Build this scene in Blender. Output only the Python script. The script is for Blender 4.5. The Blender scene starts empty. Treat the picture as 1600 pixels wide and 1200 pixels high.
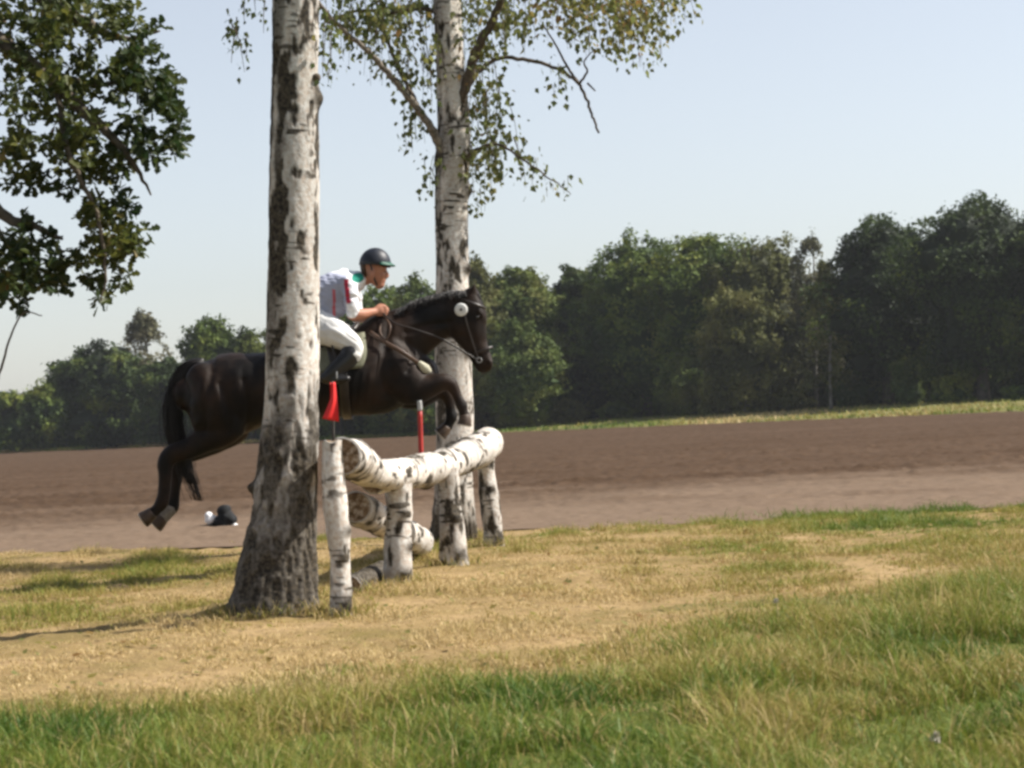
import bpy, math, random
import numpy as np
from mathutils import Matrix, Vector

# ------------------------------------------------------------------ camera, sky, sun, exposure
sc = bpy.context.scene
CAM_H = 0.95
FPX = 3600.0
PITCH, ROLL = math.degrees(math.atan(56 / FPX)), -2.8
CAM_R = Matrix.Rotation(math.radians(90 + PITCH), 3, 'X') @ Matrix.Rotation(math.radians(ROLL), 3, 'Z')
cam = bpy.data.cameras.new('camera')
cam_o = bpy.data.objects.new('camera', cam)
sc.collection.objects.link(cam_o)
cam_o.matrix_world = Matrix.Translation((0, 0, CAM_H)) @ CAM_R.to_4x4()
cam.sensor_width = 36.0
cam.lens = 36.0 * FPX / 1600.0
cam.clip_end = 5000
cam.dof.use_dof = True
cam.dof.focus_distance = 14.8
cam.dof.aperture_fstop = 8.0
sc.camera = cam_o
sc.cycles.filter_width = 3.0
sc.cycles.max_bounces = 6
sc.cycles.transparent_max_bounces = 6

SUN_EL, SUN_AZ = math.radians(46), math.radians(6)      # azimuth measured from +X towards +Y
world = bpy.data.worlds.new('World')
sc.world = world
world.use_nodes = True
wn = world.node_tree
sky = wn.nodes.new('ShaderNodeTexSky')
sky.sky_type = 'NISHITA'
sky.sun_disc = False
sky.sun_elevation = SUN_EL
sky.sun_rotation = math.pi / 2 - SUN_AZ
sky.air_density = 1.0
sky.dust_density = 0.9
sky.ozone_density = 2.5
bg = wn.nodes['Background']
bg.inputs['Strength'].default_value = 0.085
hsv = wn.nodes.new('ShaderNodeHueSaturation')       # thin high cloud: paler, slightly lavender
hsv.inputs['Saturation'].default_value = 0.50
hsv.inputs['Value'].default_value = 1.06
tnt = wn.nodes.new('ShaderNodeMix')
tnt.data_type = 'RGBA'
tnt.blend_type = 'MULTIPLY'
tnt.inputs[0].default_value = 1.0
tnt.inputs[7].default_value = (1.005, 0.985, 0.98, 1)
wn.links.new(sky.outputs[0], hsv.inputs['Color'])
wn.links.new(hsv.outputs[0], tnt.inputs[6])
wn.links.new(tnt.outputs[2], bg.inputs[0])

sl = bpy.data.lights.new('sun', 'SUN')
sl.energy = 5.0
sl.angle = math.radians(0.5)
sl.color = (1.0, 0.945, 0.86)
so = bpy.data.objects.new('sun', sl)
sc.collection.objects.link(so)
sdir = Vector((math.cos(SUN_EL) * math.cos(SUN_AZ), math.cos(SUN_EL) * math.sin(SUN_AZ), math.sin(SUN_EL)))
so.rotation_euler = sdir.to_track_quat('Z', 'Y').to_euler()
so.location = sdir * 60
sc.view_settings.view_transform = 'Standard'
sc.view_settings.look = 'None'
sc.view_settings.exposure = 0.85

# ------------------------------------------------------------------ helpers
rng = np.random.default_rng(7)
random.seed(7)
CR = np.array(CAM_R)


def P(px, py, d):
    """world point that the photograph shows at pixel px, py when it stands d metres away"""
    v = CR @ np.array([(px - 800) / FPX, (600 - py) / FPX, -1.0])
    return v * (d / v[1]) + np.array([0, 0, CAM_H])


def hash3(ix, iy, iz, seed):
    h = (ix * 374761393 + iy * 668265263 + iz * 2147483647 + seed * 1274126177) & 0xFFFFFFFF
    h = ((h ^ (h >> 13)) * 1274126177) & 0xFFFFFFFF
    h = ((h ^ (h >> 16)) * 2246822519) & 0xFFFFFFFF
    return ((h ^ (h >> 15)) & 0xFFFFFF) / float(0xFFFFFF)


def vnoise(p, seed=0):
    p = np.asarray(p, float)
    i = np.floor(p).astype(np.int64)
    f = p - i
    f = f * f * (3 - 2 * f)
    r = 0
    for dx in (0, 1):
        for dy in (0, 1):
            for dz in (0, 1):
                w = (f[:, 0] if dx else 1 - f[:, 0]) * (f[:, 1] if dy else 1 - f[:, 1]) * (f[:, 2] if dz else 1 - f[:, 2])
                r = r + w * hash3(i[:, 0] + dx, i[:, 1] + dy, i[:, 2] + dz, seed)
    return r


def fbm(p, seed=0, oct=4):
    p = np.asarray(p, float)
    r, a, t = 0, 1.0, 0
    for k in range(oct):
        r = r + a * vnoise(p * 2 ** k, seed + k)
        t += a
        a *= 0.5
    return r / t


def sstep(a, b, x):
    t = np.clip((x - a) / (b - a), 0, 1)
    return t * t * (3 - 2 * t)


def gz(x, y):
    """height of the turf"""
    x = np.atleast_1d(np.asarray(x, float))
    y = np.atleast_1d(np.asarray(y, float))
    near = 1 - sstep(18, 24, y)
    p = np.stack([x * 1.3, y * 1.3, x * 0], 1)
    z = (fbm(p, 3, 3) - 0.5) * 0.022 * near
    z += (fbm(p * 5, 5, 3) - 0.5) * 0.045 * near
    z -= 0.06 * sstep(-1.3, -3.2, x) * sstep(8.5, 10.5, y) * (1 - sstep(17.5, 19.5, y))
    return z


def mesh_np(name, V, F, mats=None, parent=None, attrs=None, smooth=True, matidx=None, world_parent=True):
    """one mesh object from numpy vertices and a list of face arrays (n x k)"""
    V = np.asarray(V, np.float32)
    F = [np.asarray(f, np.int32) for f in F if len(f)]
    me = bpy.data.meshes.new(name)
    me.vertices.add(len(V))
    me.vertices.foreach_set('co', V.ravel())
    loops = np.concatenate([f.ravel() for f in F])
    tot = np.concatenate([np.full(len(f), f.shape[1], np.int32) for f in F])
    start = np.concatenate([[0], np.cumsum(tot)[:-1]]).astype(np.int32)
    me.loops.add(len(loops))
    me.loops.foreach_set('vertex_index', loops)
    me.polygons.add(len(tot))
    me.polygons.foreach_set('loop_start', start)
    me.polygons.foreach_set('loop_total', tot)
    if matidx is not None:
        me.polygons.foreach_set('material_index', np.asarray(matidx, np.int32))
    me.update(calc_edges=True)
    me.polygons.foreach_set('use_smooth', np.full(len(tot), smooth))
    for k, a in (attrs or {}).items():
        a = np.asarray(a, np.float32)
        if a.ndim == 1:
            me.attributes.new(k, 'FLOAT', 'POINT').data.foreach_set('value', a)
        else:
            c = np.ones((len(a), 4), np.float32)
            c[:, :3] = a
            me.attributes.new(k, 'FLOAT_COLOR', 'POINT').data.foreach_set('color', c.ravel())
    o = bpy.data.objects.new(name, me)
    sc.collection.objects.link(o)
    for m in (mats if isinstance(mats, (list, tuple)) else [mats]):
        if m:
            me.materials.append(m)
    if parent:
        adopt(o, parent)
    return o


def adopt(o, parent):
    o.parent = parent
    bpy.context.view_layer.update()
    o.matrix_parent_inverse = parent.matrix_world.inverted()


def empty(name, loc, label, cat, group=None):
    o = bpy.data.objects.new(name, None)
    o.empty_display_size = 0.2
    sc.collection.objects.link(o)
    o.location = Vector([float(c) for c in loc])
    bpy.context.view_layer.update()
    return tag(o, label, cat, group)


def tag(o, label=None, cat=None, group=None, kind=None):
    if label:
        o['label'] = label
    if cat:
        o['category'] = cat
    if group:
        o['group'] = group
    if kind:
        o['kind'] = kind
    return o


class MB:
    """collects shapes into one mesh"""
    def __init__(s):
        s.V, s.F, s.n, s.A, s.M = [], [], 0, {}, []

    def add(s, V, F, mat=0, **attrs):
        V = np.asarray(V, float)
        for f in F:
            if len(f):
                s.F.append(np.asarray(f) + s.n)
                s.M.append(np.full(len(f), mat))
        for k, a in attrs.items():
            a = np.asarray(a, float)
            if a.ndim == 0:
                a = np.full(len(V), float(a))
            s.A.setdefault(k, []).append(a)
        s.V.append(V)
        s.n += len(V)
        return s

    def build(s, name, mats, parent=None, smooth=True):
        return mesh_np(name, np.concatenate(s.V), s.F, mats, parent,
                       {k: np.concatenate(a) for k, a in s.A.items()}, smooth, np.concatenate(s.M))


def resample(pts, n):
    """smooth (Catmull-Rom) resampling of rows of any width"""
    pts = np.asarray(pts, float)
    m = len(pts)
    if m < 3:
        u = np.linspace(0, m - 1, n)
        return np.stack([np.interp(u, range(m), pts[:, k]) for k in range(pts.shape[1])], 1)
    q = np.vstack([2 * pts[0] - pts[1], pts, 2 * pts[-1] - pts[-2]])
    u = np.linspace(0, m - 1 - 1e-9, n)
    i = np.floor(u).astype(int)
    t = (u - i)[:, None]
    p0, p1, p2, p3 = q[i], q[i + 1], q[i + 2], q[i + 3]
    return 0.5 * (2 * p1 + (p2 - p0) * t + (2 * p0 - 5 * p1 + 4 * p2 - p3) * t ** 2 + (3 * p1 - p0 - 3 * p2 + p3) * t ** 3)


def frames(c, ref):
    t = np.gradient(c, axis=0)
    t /= np.linalg.norm(t, axis=1)[:, None] + 1e-12
    ref = np.asarray(ref, float)
    b = np.cross(t, np.broadcast_to(ref, t.shape))
    b /= np.linalg.norm(b, axis=1)[:, None] + 1e-9
    s = np.cross(b, t)
    return t, b, s


def loft(c, r1, r2=None, segs=12, ref=(0, 1, 0), caps=True, round_caps=False):
    """rings round the path c; r1 across ref (in the picture plane for ref=Y), r2 along ref"""
    c = np.asarray(c, float)
    r1 = np.broadcast_to(np.asarray(r1, float), (len(c),)).copy()
    r2 = r1.copy() if r2 is None else np.broadcast_to(np.asarray(r2, float), (len(c),)).copy()
    if round_caps:
        t = np.gradient(c, axis=0)
        t /= np.linalg.norm(t, axis=1)[:, None] + 1e-12
        e0, e1 = min(r1[0], r2[0]), min(r1[-1], r2[-1])
        k = np.array([0.25, 0.6, 0.85])
        c = np.vstack([[c[0] - t[0] * e0 * math.sqrt(1 - q * q) for q in k], c, [c[-1] + t[-1] * e1 * math.sqrt(1 - q * q) for q in k[::-1]]])
        r1 = np.concatenate([r1[0] * k, r1, r1[-1] * k[::-1]])
        r2 = np.concatenate([r2[0] * k, r2, r2[-1] * k[::-1]])
    t, b, s = frames(c, ref)
    a = np.linspace(0, 2 * math.pi, segs, endpoint=False)
    V = c[:, None] + np.cos(a)[None, :, None] * (b * r1[:, None])[:, None] + np.sin(a)[None, :, None] * (s * r2[:, None])[:, None]
    n = len(c)
    V = V.reshape(-1, 3)
    i = np.arange(n - 1)[:, None] * segs
    j = np.arange(segs)[None]
    j2 = (j + 1) % segs
    Q = np.stack([i + j, i + j2, i + segs + j2, i + segs + j], -1).reshape(-1, 4)
    F = [Q]
    if caps:
        V = np.vstack([V, c[:1], c[-1:]])
        jj = np.arange(segs)
        k = (jj + 1) % segs
        F.append(np.stack([k, jj, np.full(segs, n * segs)], 1))
        F.append(np.stack([jj + (n - 1) * segs, k + (n - 1) * segs, np.full(segs, n * segs + 1)], 1))
    return V, F


def ellipsoid(c, r, nu=12, nv=8, R=None):
    th = np.linspace(0, math.pi, nv + 1)[1:-1]
    ph = np.linspace(0, 2 * math.pi, nu, endpoint=False)
    V = np.array([[math.sin(t) * math.cos(p), math.sin(t) * math.sin(p), math.cos(t)] for t in th for p in ph])
    V = np.vstack([V, [[0, 0, 1], [0, 0, -1]]]) * np.asarray(r)
    if R is not None:
        V = V @ np.asarray(R).T
    n = len(th)
    Q = [[i * nu + j, (i + 1) * nu + j, (i + 1) * nu + (j + 1) % nu, i * nu + (j + 1) % nu] for i in range(n - 1) for j in range(nu)]
    T = [[n * nu, j, (j + 1) % nu] for j in range(nu)] + [[n * nu + 1, (n - 1) * nu + (j + 1) % nu, (n - 1) * nu + j] for j in range(nu)]
    return V + np.asarray(c), [np.array(Q), np.array(T)]


def box(c, ax, ay, az):
    """box from a centre and three half-axis vectors"""
    c, ax, ay, az = [np.asarray(v, float) for v in (c, ax, ay, az)]
    V = np.array([c + sx * ax + sy * ay + sz * az for sz in (-1, 1) for sy in (-1, 1) for sx in (-1, 1)])
    return V, [np.array([[0, 2, 3, 1], [4, 5, 7, 6], [0, 1, 5, 4], [2, 6, 7, 3], [0, 4, 6, 2], [1, 3, 7, 5]])]


def remesh(o, voxel, smooth=4, factor=0.5):
    m = o.modifiers.new('r', 'REMESH')
    m.mode = 'VOXEL'
    m.voxel_size = voxel
    m.use_smooth_shade = True
    s = o.modifiers.new('s', 'SMOOTH')
    s.factor = factor
    s.iterations = smooth
    bpy.context.view_layer.update()
    dg = bpy.context.evaluated_depsgraph_get()
    me = bpy.data.meshes.new_from_object(o.evaluated_get(dg))
    o.modifiers.clear()
    mats = list(o.data.materials)
    o.data = me
    if not len(me.materials):
        for m in mats:
            me.materials.append(m)
    me.polygons.foreach_set('use_smooth', np.full(len(me.polygons), True))
    return o


def add_attr(o, name, fn):
    me = o.data
    co = np.empty(len(me.vertices) * 3, np.float32)
    me.vertices.foreach_get('co', co)
    a = fn(co.reshape(-1, 3))
    if a.ndim == 1:
        me.attributes.new(name, 'FLOAT', 'POINT').data.foreach_set('value', a.astype(np.float32))
    else:
        c = np.ones((len(a), 4), np.float32)
        c[:, :3] = a
        me.attributes.new(name, 'FLOAT_COLOR', 'POINT').data.foreach_set('color', c.ravel())


# ------------------------------------------------------------------ materials
class NT:
    def __init__(s, name, rough=0.8, spec=0.3):
        s.m = bpy.data.materials.new(name)
        s.m.use_nodes = True
        s.t = s.m.node_tree
        s.b = s.t.nodes['Principled BSDF']
        s.out = s.t.nodes['Material Output']
        s.b.inputs['Roughness'].default_value = rough
        s.b.inputs['Specular IOR Level'].default_value = spec

    def n(s, typ, **kw):
        nd = s.t.nodes.new(typ)
        for k, v in kw.items():
            if k in nd.inputs:
                nd.inputs[k].default_value = v
            else:
                setattr(nd, k, v)
        return nd

    def l(s, a, b):
        s.t.links.new(a, b)

    def coord(s, scale=(1, 1, 1), which='Object'):
        tc = s.n('ShaderNodeTexCoord')
        mp = s.n('ShaderNodeMapping')
        mp.inputs['Scale'].default_value = scale
        s.l(tc.outputs[which], mp.inputs[0])
        return mp.outputs[0]

    def noise(s, co, scale, detail=4, rough=0.55):
        nd = s.n('ShaderNodeTexNoise')
        nd.inputs['Scale'].default_value = scale
        nd.inputs['Detail'].default_value = detail
        nd.inputs['Roughness'].default_value = rough
        s.l(co, nd.inputs['Vector'])
        return nd.outputs[0]

    def ramp(s, fac, stops):
        r = s.n('ShaderNodeValToRGB')
        e = r.color_ramp.elements
        while len(e) < len(stops):
            e.new(0.5)
        for q, (p, c) in zip(e, stops):
            q.position = p
            q.color = (*c, 1) if len(c) == 3 else c
        s.l(fac, r.inputs[0])
        return r.outputs[0]

    def mix(s, fac, a, b, mode='MIX'):
        m = s.n('ShaderNodeMix', data_type='RGBA', blend_type=mode)
        for sock, v in ((m.inputs[0], fac), (m.inputs[6], a), (m.inputs[7], b)):
            if isinstance(v, (int, float)):
                sock.default_value = v
            elif isinstance(v, tuple):
                sock.default_value = (*v, 1)
            else:
                s.l(v, sock)
        return m.outputs[2]

    def attr(s, name):
        a = s.n('ShaderNodeAttribute')
        a.attribute_name = name
        return a

    def bump(s, h, strength=0.3, dist=0.01):
        b = s.n('ShaderNodeBump')
        b.inputs['Strength'].default_value = strength
        b.inputs['Distance'].default_value = dist
        s.l(h, b.inputs['Height'])
        s.l(b.outputs[0], s.b.inputs['Normal'])

    def color(s, c):
        if isinstance(c, tuple):
            s.b.inputs['Base Color'].default_value = (*c, 1)
        else:
            s.l(c, s.b.inputs['Base Color'])
        return s


def leafmat(name, stops, trans=0.35, rough=0.55):
    """leaf: colour varies leaf by leaf through the 'tint' attribute; some light passes through"""
    t = NT(name, rough, 0.25)
    c = t.ramp(t.attr('tint').outputs['Fac'], stops)
    t.color(c)
    tr = t.n('ShaderNodeBsdfTranslucent')
    t.l(c, tr.inputs[0])
    mx = t.n('ShaderNodeMixShader')
    mx.inputs[0].default_value = trans
    t.l(t.b.outputs[0], mx.inputs[1])
    t.l(tr.outputs[0], mx.inputs[2])
    t.l(mx.outputs[0], t.out.inputs[0])
    return t.m


def plain(name, col, rough=0.7, spec=0.3, var=0.25, scale=20, bump=0.0):
    t = NT(name, rough, spec)
    co = t.coord()
    n = t.noise(co, scale)
    dark = tuple(c * (1 - var) for c in col)
    lite = tuple(min(1, c * (1 + var)) for c in col)
    t.color(t.ramp(n, [(0.3, dark), (0.7, lite)]))
    if bump:
        t.bump(n, bump, 0.01)
    return t.m


def birch_mat():
    t = NT('birch_bark', 0.75, 0.2)
    co = t.coord()
    fine = t.noise(co, 45, 4)
    big = t.noise(co, 7, 3)
    white = t.mix(big, (0.50, 0.48, 0.44), (0.76, 0.74, 0.70))
    white = t.mix(t.ramp(fine, [(0.35, (1, 1, 1)), (0.6, (0, 0, 0))]), white, (0.50, 0.42, 0.35))
    drk = t.mix(t.ramp(fine, [(0.36, (0, 0, 0)), (0.64, (1, 1, 1))]), (0.012, 0.010, 0.007), (0.078, 0.063, 0.044))
    t.color(t.mix(t.attr('bark').outputs['Fac'], white, drk))
    t.bump(fine, 0.45, 0.008)
    return t.m


M = {}
M['birch'] = birch_mat()
t = NT('cut_wood', 0.8, 0.1)
n = t.noise(t.coord(), 35)
t.color(t.ramp(n, [(0.32, (0.055, 0.034, 0.020)), (0.5, (0.17, 0.11, 0.062)), (0.68, (0.36, 0.30, 0.23))]))
M['cut'] = t.m
M['twig'] = plain('twig_bark', (0.085, 0.066, 0.048), 0.8, 0.2, 0.5, 60, 0.4)
M['limb'] = plain('limb_bark', (0.17, 0.145, 0.115), 0.8, 0.2, 0.6, 30, 0.5)
M['oakbark'] = plain('oak_bark', (0.10, 0.082, 0.062), 0.85, 0.2, 0.5, 18, 0.6)
M['farbark'] = plain('far_bark', (0.07, 0.06, 0.048), 0.85, 0.2, 0.4, 3)
M['palebark'] = plain('pale_far_bark', (0.15, 0.14, 0.12), 0.85, 0.2, 0.4, 3)
M['birchleaf'] = leafmat('birch_leaf', [(0.0, (0.080, 0.105, 0.036)), (0.5, (0.165, 0.185, 0.060)), (0.8, (0.26, 0.23, 0.070)), (1.0, (0.25, 0.15, 0.055))], 0.55)
M['oakleaf'] = leafmat('oak_leaf', [(0.0, (0.022, 0.042, 0.014)), (0.5, (0.065, 0.080, 0.020)), (0.8, (0.14, 0.14, 0.03)), (1.0, (0.15, 0.085, 0.03))], 0.4, 0.5)
M['grass'] = leafmat('grass_blade', [(0.0, (0.054, 0.112, 0.014)), (0.25, (0.148, 0.198, 0.028)), (0.5, (0.26, 0.235, 0.050)), (0.75, (0.41, 0.30, 0.125)), (1.0, (0.55, 0.42, 0.215))], 0.3)
FG = {
    'deep': [(0.0, (0.012, 0.022, 0.007)), (0.6, (0.040, 0.068, 0.010)), (1.0, (0.118, 0.142, 0.020))],
    'mid': [(0.0, (0.024, 0.048, 0.008)), (0.6, (0.092, 0.134, 0.015)), (1.0, (0.180, 0.196, 0.026))],
    'olive': [(0.0, (0.040, 0.046, 0.014)), (0.6, (0.096, 0.104, 0.024)), (1.0, (0.155, 0.148, 0.040))],
    'bright': [(0.0, (0.036, 0.066, 0.012)), (0.6, (0.098, 0.130, 0.024)), (1.0, (0.17, 0.175, 0.04))],
    'pale': [(0.0, (0.070, 0.074, 0.036)), (0.6, (0.125, 0.120, 0.058)), (1.0, (0.18, 0.155, 0.080))],
}
for k, s in FG.items():
    M['far_' + k] = leafmat('far_foliage_' + k, s, 0.22, 0.7)

# ground
t = NT('turf_soil', 0.95, 0.05)
co = t.coord()
n1 = t.noise(co, 1.1, 5)
n2 = t.noise(co, 14, 5)
c = t.ramp(n1, [(0.35, (0.16, 0.125, 0.045)), (0.5, (0.26, 0.185, 0.085)), (0.68, (0.34, 0.24, 0.125))])
c = t.mix(t.ramp(n2, [(0.4, (0, 0, 0)), (0.75, (1, 1, 1))]), c, (0.19, 0.13, 0.065))
# the deep grass at the front grows out of green thatch
t.color(t.mix(t.attr('green').outputs['Fac'], c, t.mix(n2, (0.030, 0.050, 0.010), (0.105, 0.115, 0.028))))
t.bump(n2, 0.6, 0.03)
M['ground'] = t.m

t = NT('ploughed_soil', 0.95, 0.05)
co = t.coord()
n1 = t.noise(t.coord((0.10, 1.0, 1)), 0.5, 6)
n2 = t.noise(co, 7, 6, 0.7)
dark = t.mix(n2, (0.040, 0.0245, 0.0140), (0.076, 0.0465, 0.0280))
dark = t.mix(t.ramp(n1, [(0.4, (0, 0, 0)), (0.65, (1, 1, 1))]), dark, (0.078, 0.050, 0.032))
sand = t.mix(n2, (0.100, 0.070, 0.047), (0.195, 0.140, 0.100))
t.color(t.mix(t.attr('sand').outputs['Fac'], dark, sand))
t.bump(n2, 0.5, 0.03)
M['field'] = t.m

t = NT('meadow_strip', 0.95, 0.05)
n1 = t.noise(t.coord((0.4, 1.5, 1)), 0.25, 5)
t.color(t.ramp(n1, [(0.3, (0.06, 0.08, 0.025)), (0.5, (0.13, 0.13, 0.045)), (0.7, (0.24, 0.19, 0.09))]))
M['strip'] = t.m

# ------------------------------------------------------------------ ground, field, meadow strip (the setting)
def far_edge(x, y):
    """distance of the wood's edge along the ray of the lateral tangent x/y"""
    px = 800 + FPX * (x / y)
    return 3420 / np.clip(13.0 + 13.0 * px / 1600, 7, 34)


def verge_depth(x, y):
    return 1.5 + 30 * sstep(640, 1000, 800 + FPX * np.asarray(x, float) / y)


def mz(x, y):
    """height of the meadow under the trees: it climbs gently behind the field on the right"""
    u = np.asarray(x, float) / y
    return 0.010 + 0.5 * sstep(0, 30, y - far_edge(u, 1.0)) * sstep(640, 1000, 800 + FPX * u)


def green_amount(x, y):
    """0 in the dry mown turf, 1 in the long green grass at the front"""
    b = 8.7 + 0.35 * np.clip(x + 1, 0, 9) + 0.85 * np.clip(x - 0.3, 0, 9) ** 1.2
    p = np.stack([x * 1.2, y * 0.8, x * 0], 1)
    return 1 - sstep(-1.2, 1.3, y - b + (fbm(p, 31, 3) - 0.5) * 4.0)


def fan(ys, us):
    Y, U = np.meshgrid(ys, us, indexing='ij')
    X = U * Y
    n, m = Y.shape
    i = np.arange(n - 1)[:, None] * m
    j = np.arange(m - 1)[None]
    F = np.stack([i + j, i + j + 1, i + m + j + 1, i + m + j], -1).reshape(-1, 4)
    return X.ravel(), Y.ravel(), F


us = np.concatenate([np.linspace(-1.6, -0.5, 8)[:-1], np.linspace(-0.5, 0.5, 170), np.linspace(0.5, 1.6, 8)[1:]])
ys = np.concatenate([np.geomspace(3.2, 24, 230), np.geomspace(24.5, 1500, 40)])
X, Y, F = fan(ys, us)
# close the sheet behind the camera too: a patch in front edge skirt
Z = gz(X, Y)
V = np.stack([X, Y, Z], 1)
nrow = len(us)
k0 = len(V)
xs = X[:nrow]
bk = np.stack([xs * 40, np.full(nrow, -120.0), np.zeros(nrow)], 1)
V = np.vstack([V, bk])
jj = np.arange(nrow - 1)
F = np.vstack([F, np.stack([k0 + jj, k0 + jj + 1, jj + 1, jj], 1)])
ga = np.concatenate([green_amount(X, Y), np.ones(nrow)])
ground = mesh_np('ground', V, [F], M['ground'], attrs={'green': ga})
tag(ground, kind='structure')

us = np.concatenate([np.linspace(-1.6, -0.27, 24)[:-1], np.linspace(-0.27, 0.27, 330), np.linspace(0.27, 1.6, 24)[1:]])
w = np.linspace(0, 1, 400)
U2, W2 = np.meshgrid(us, w, indexing='xy')
far = far_edge(U2, np.ones_like(U2)) + 0.3
wob = (fbm(np.stack([U2.ravel() * 22, U2.ravel() * 0, U2.ravel() * 0], 1), 9, 3).reshape(U2.shape) - 0.5) * 1.6
near = 19.5 + wob
Y2 = near * (far / near) ** W2
X2 = U2 * Y2
X, Y = X2.ravel(), Y2.ravel()
p = np.stack([X, Y, X * 0], 1)
fade = 1 / (1 + (Y / 60) ** 2)
cl = np.clip(fbm(p * 7, 11, 3) - 0.47, 0, 1) * 0.14
cl2 = np.clip(fbm(p * np.array([0.8, 1.8, 1]), 13, 4) - 0.45, 0, 1) * 0.13
ramp_in = sstep(0, 0.02, W2.ravel())
sandy = 1 - sstep(22.5, 34, Y + (fbm(p * np.array([0.25, 0.6, 1]), 15, 4) - 0.5) * 12)
Z = 0.006 + ramp_in * (cl * (1.1 - 0.65 * sandy) + cl2 * (0.35 + 0.65 * fade))
m = U2.shape[1]
i = np.arange(U2.shape[0] - 1)[:, None] * m
j = np.arange(m - 1)[None]
F = np.stack([i + j, i + j + 1, i + m + j + 1, i + m + j], -1).reshape(-1, 4)
field = mesh_np('field', np.stack([X, Y, Z], 1), [F], M['field'], attrs={'sand': sandy})
tag(field, kind='structure')

w = np.linspace(0, 1, 50)
us = np.linspace(-0.6, 0.6, 160)
U2, W2 = np.meshgrid(us, w, indexing='xy')
f0 = far_edge(U2, np.ones_like(U2))
Y2 = f0 + W2 * 70
X2 = U2 * Y2
X, Y = X2.ravel(), Y2.ravel()
Z = mz(X, Y) + fbm(np.stack([X * 0.5, Y * 0.5, X * 0], 1), 17, 3) * 0.25 * sstep(0, 0.04, W2.ravel())
m = len(us)
i = np.arange(len(w) - 1)[:, None] * m
j = np.arange(m - 1)[None]
strip = mesh_np('meadow', np.stack([X, Y, Z], 1), [np.stack([i + j, i + j + 1, i + m + j + 1, i + m + j], -1).reshape(-1, 4)], M['strip'])
tag(strip, kind='structure')


# ------------------------------------------------------------------ grass
def blades(x, y, h, w, lean, tint, rows=3, z=None, extra_dir=None):
    """bent tapering blades: rows rings of two vertices and a tip"""
    n = len(x)
    z = gz(x, y) if z is None else z
    a = rng.uniform(0, 2 * math.pi, n)
    side = np.stack([np.cos(a), np.sin(a), np.zeros(n)], 1)
    b = rng.uniform(0, 2 * math.pi, n)
    ld = np.stack([np.cos(b), np.sin(b), np.zeros(n)], 1)
    base = np.stack([x, y, z - 0.004], 1)
    Vs = []
    for k in range(rows):
        t = k / rows
        c = base + np.array([0, 0, 1.0]) * (h * t * (1 - 0.35 * lean * t))[:, None] + ld * (h * lean * t * t)[:, None]
        ww = (w * (1 - 0.55 * t))[:, None] * side
        Vs += [c - ww, c + ww]
    t = 1.0
    Vs.append(base + np.array([0, 0, 1.0]) * (h * (1 - 0.35 * lean))[:, None] + ld * (h * lean)[:, None])
    K = 2 * rows + 1
    V = np.stack(Vs, 1).reshape(-1, 3)
    o = np.arange(n)[:, None] * K
    Q = np.concatenate([o + np.array([[2 * k, 2 * k + 1, 2 * k + 3, 2 * k + 2]]) for k in range(rows - 1)], 0)
    T = o + np.array([[2 * rows - 2, 2 * rows - 1, 2 * rows]])
    return V, Q, T, np.repeat(tint, K)


def scatter(n, y0, y1, half=0.30):
    y = np.sqrt(rng.uniform(y0 * y0, y1 * y1, n))
    x = rng.uniform(-half, half, n) * y
    return x, y


# dry mown turf
x, y = scatter(330000, 7.2, 20.2)
g = green_amount(x, y)
edge = 19.6 + (fbm(np.stack([x / y * 22, x * 0, x * 0], 1), 9, 3) - 0.5) * 1.6
dens = fbm(np.stack([x * 3.0, y * 2.0, x * 0], 1), 41, 4)
keep = (rng.uniform(0, 1, len(x)) < (1 - 0.85 * g) * sstep(0.24, 0.44, dens) + 0.10 * (1 - g)) & (y < edge + rng.normal(0, 0.10, len(x)) + np.where(rng.uniform(0, 1, len(x)) < .12, rng.exponential(.5, len(x)), 0))
x, y, g, dens = x[keep], y[keep], g[keep], dens[keep]
patch = fbm(np.stack([x * 0.7, y * 0.7, x * 0], 1), 51, 4)
right = sstep(0.0, 2.6, x) * 0.28
far_g = sstep(15.5, 19.0, y) * 0.13 * (0.2 + sstep(-1, 2, x))
tint = np.clip(0.78 - 1.7 * np.clip(patch - 0.5, -0.10, 0.18 + 0.12 * sstep(-1, 1, x)) - right - far_g + rng.normal(0, 0.13, len(x)), 0.08, 1)
h = rng.uniform(0.02, 0.055, len(x)) * (0.7 + 1.2 * np.clip(0.8 - tint, 0, 1)) * (0.45 + 1.5 * sstep(0.42, 0.7, dens))
lean = rng.uniform(0.2, 1.3, len(x))
flat = rng.uniform(0, 1, len(x)) < 0.38
lean[flat] = rng.uniform(1.5, 2.6, flat.sum())
V, Q, T, a = blades(x, y, h, rng.uniform(0.0016, 0.0040, len(x)), lean, tint, 2)
dry = mesh_np('dry_grass', V, [Q, T], M['grass'], attrs={'tint': a}, smooth=False)
tag(dry, 'short sunburnt straw coloured grass of the mown strip round the birch trees', 'grass', kind='stuff')

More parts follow.
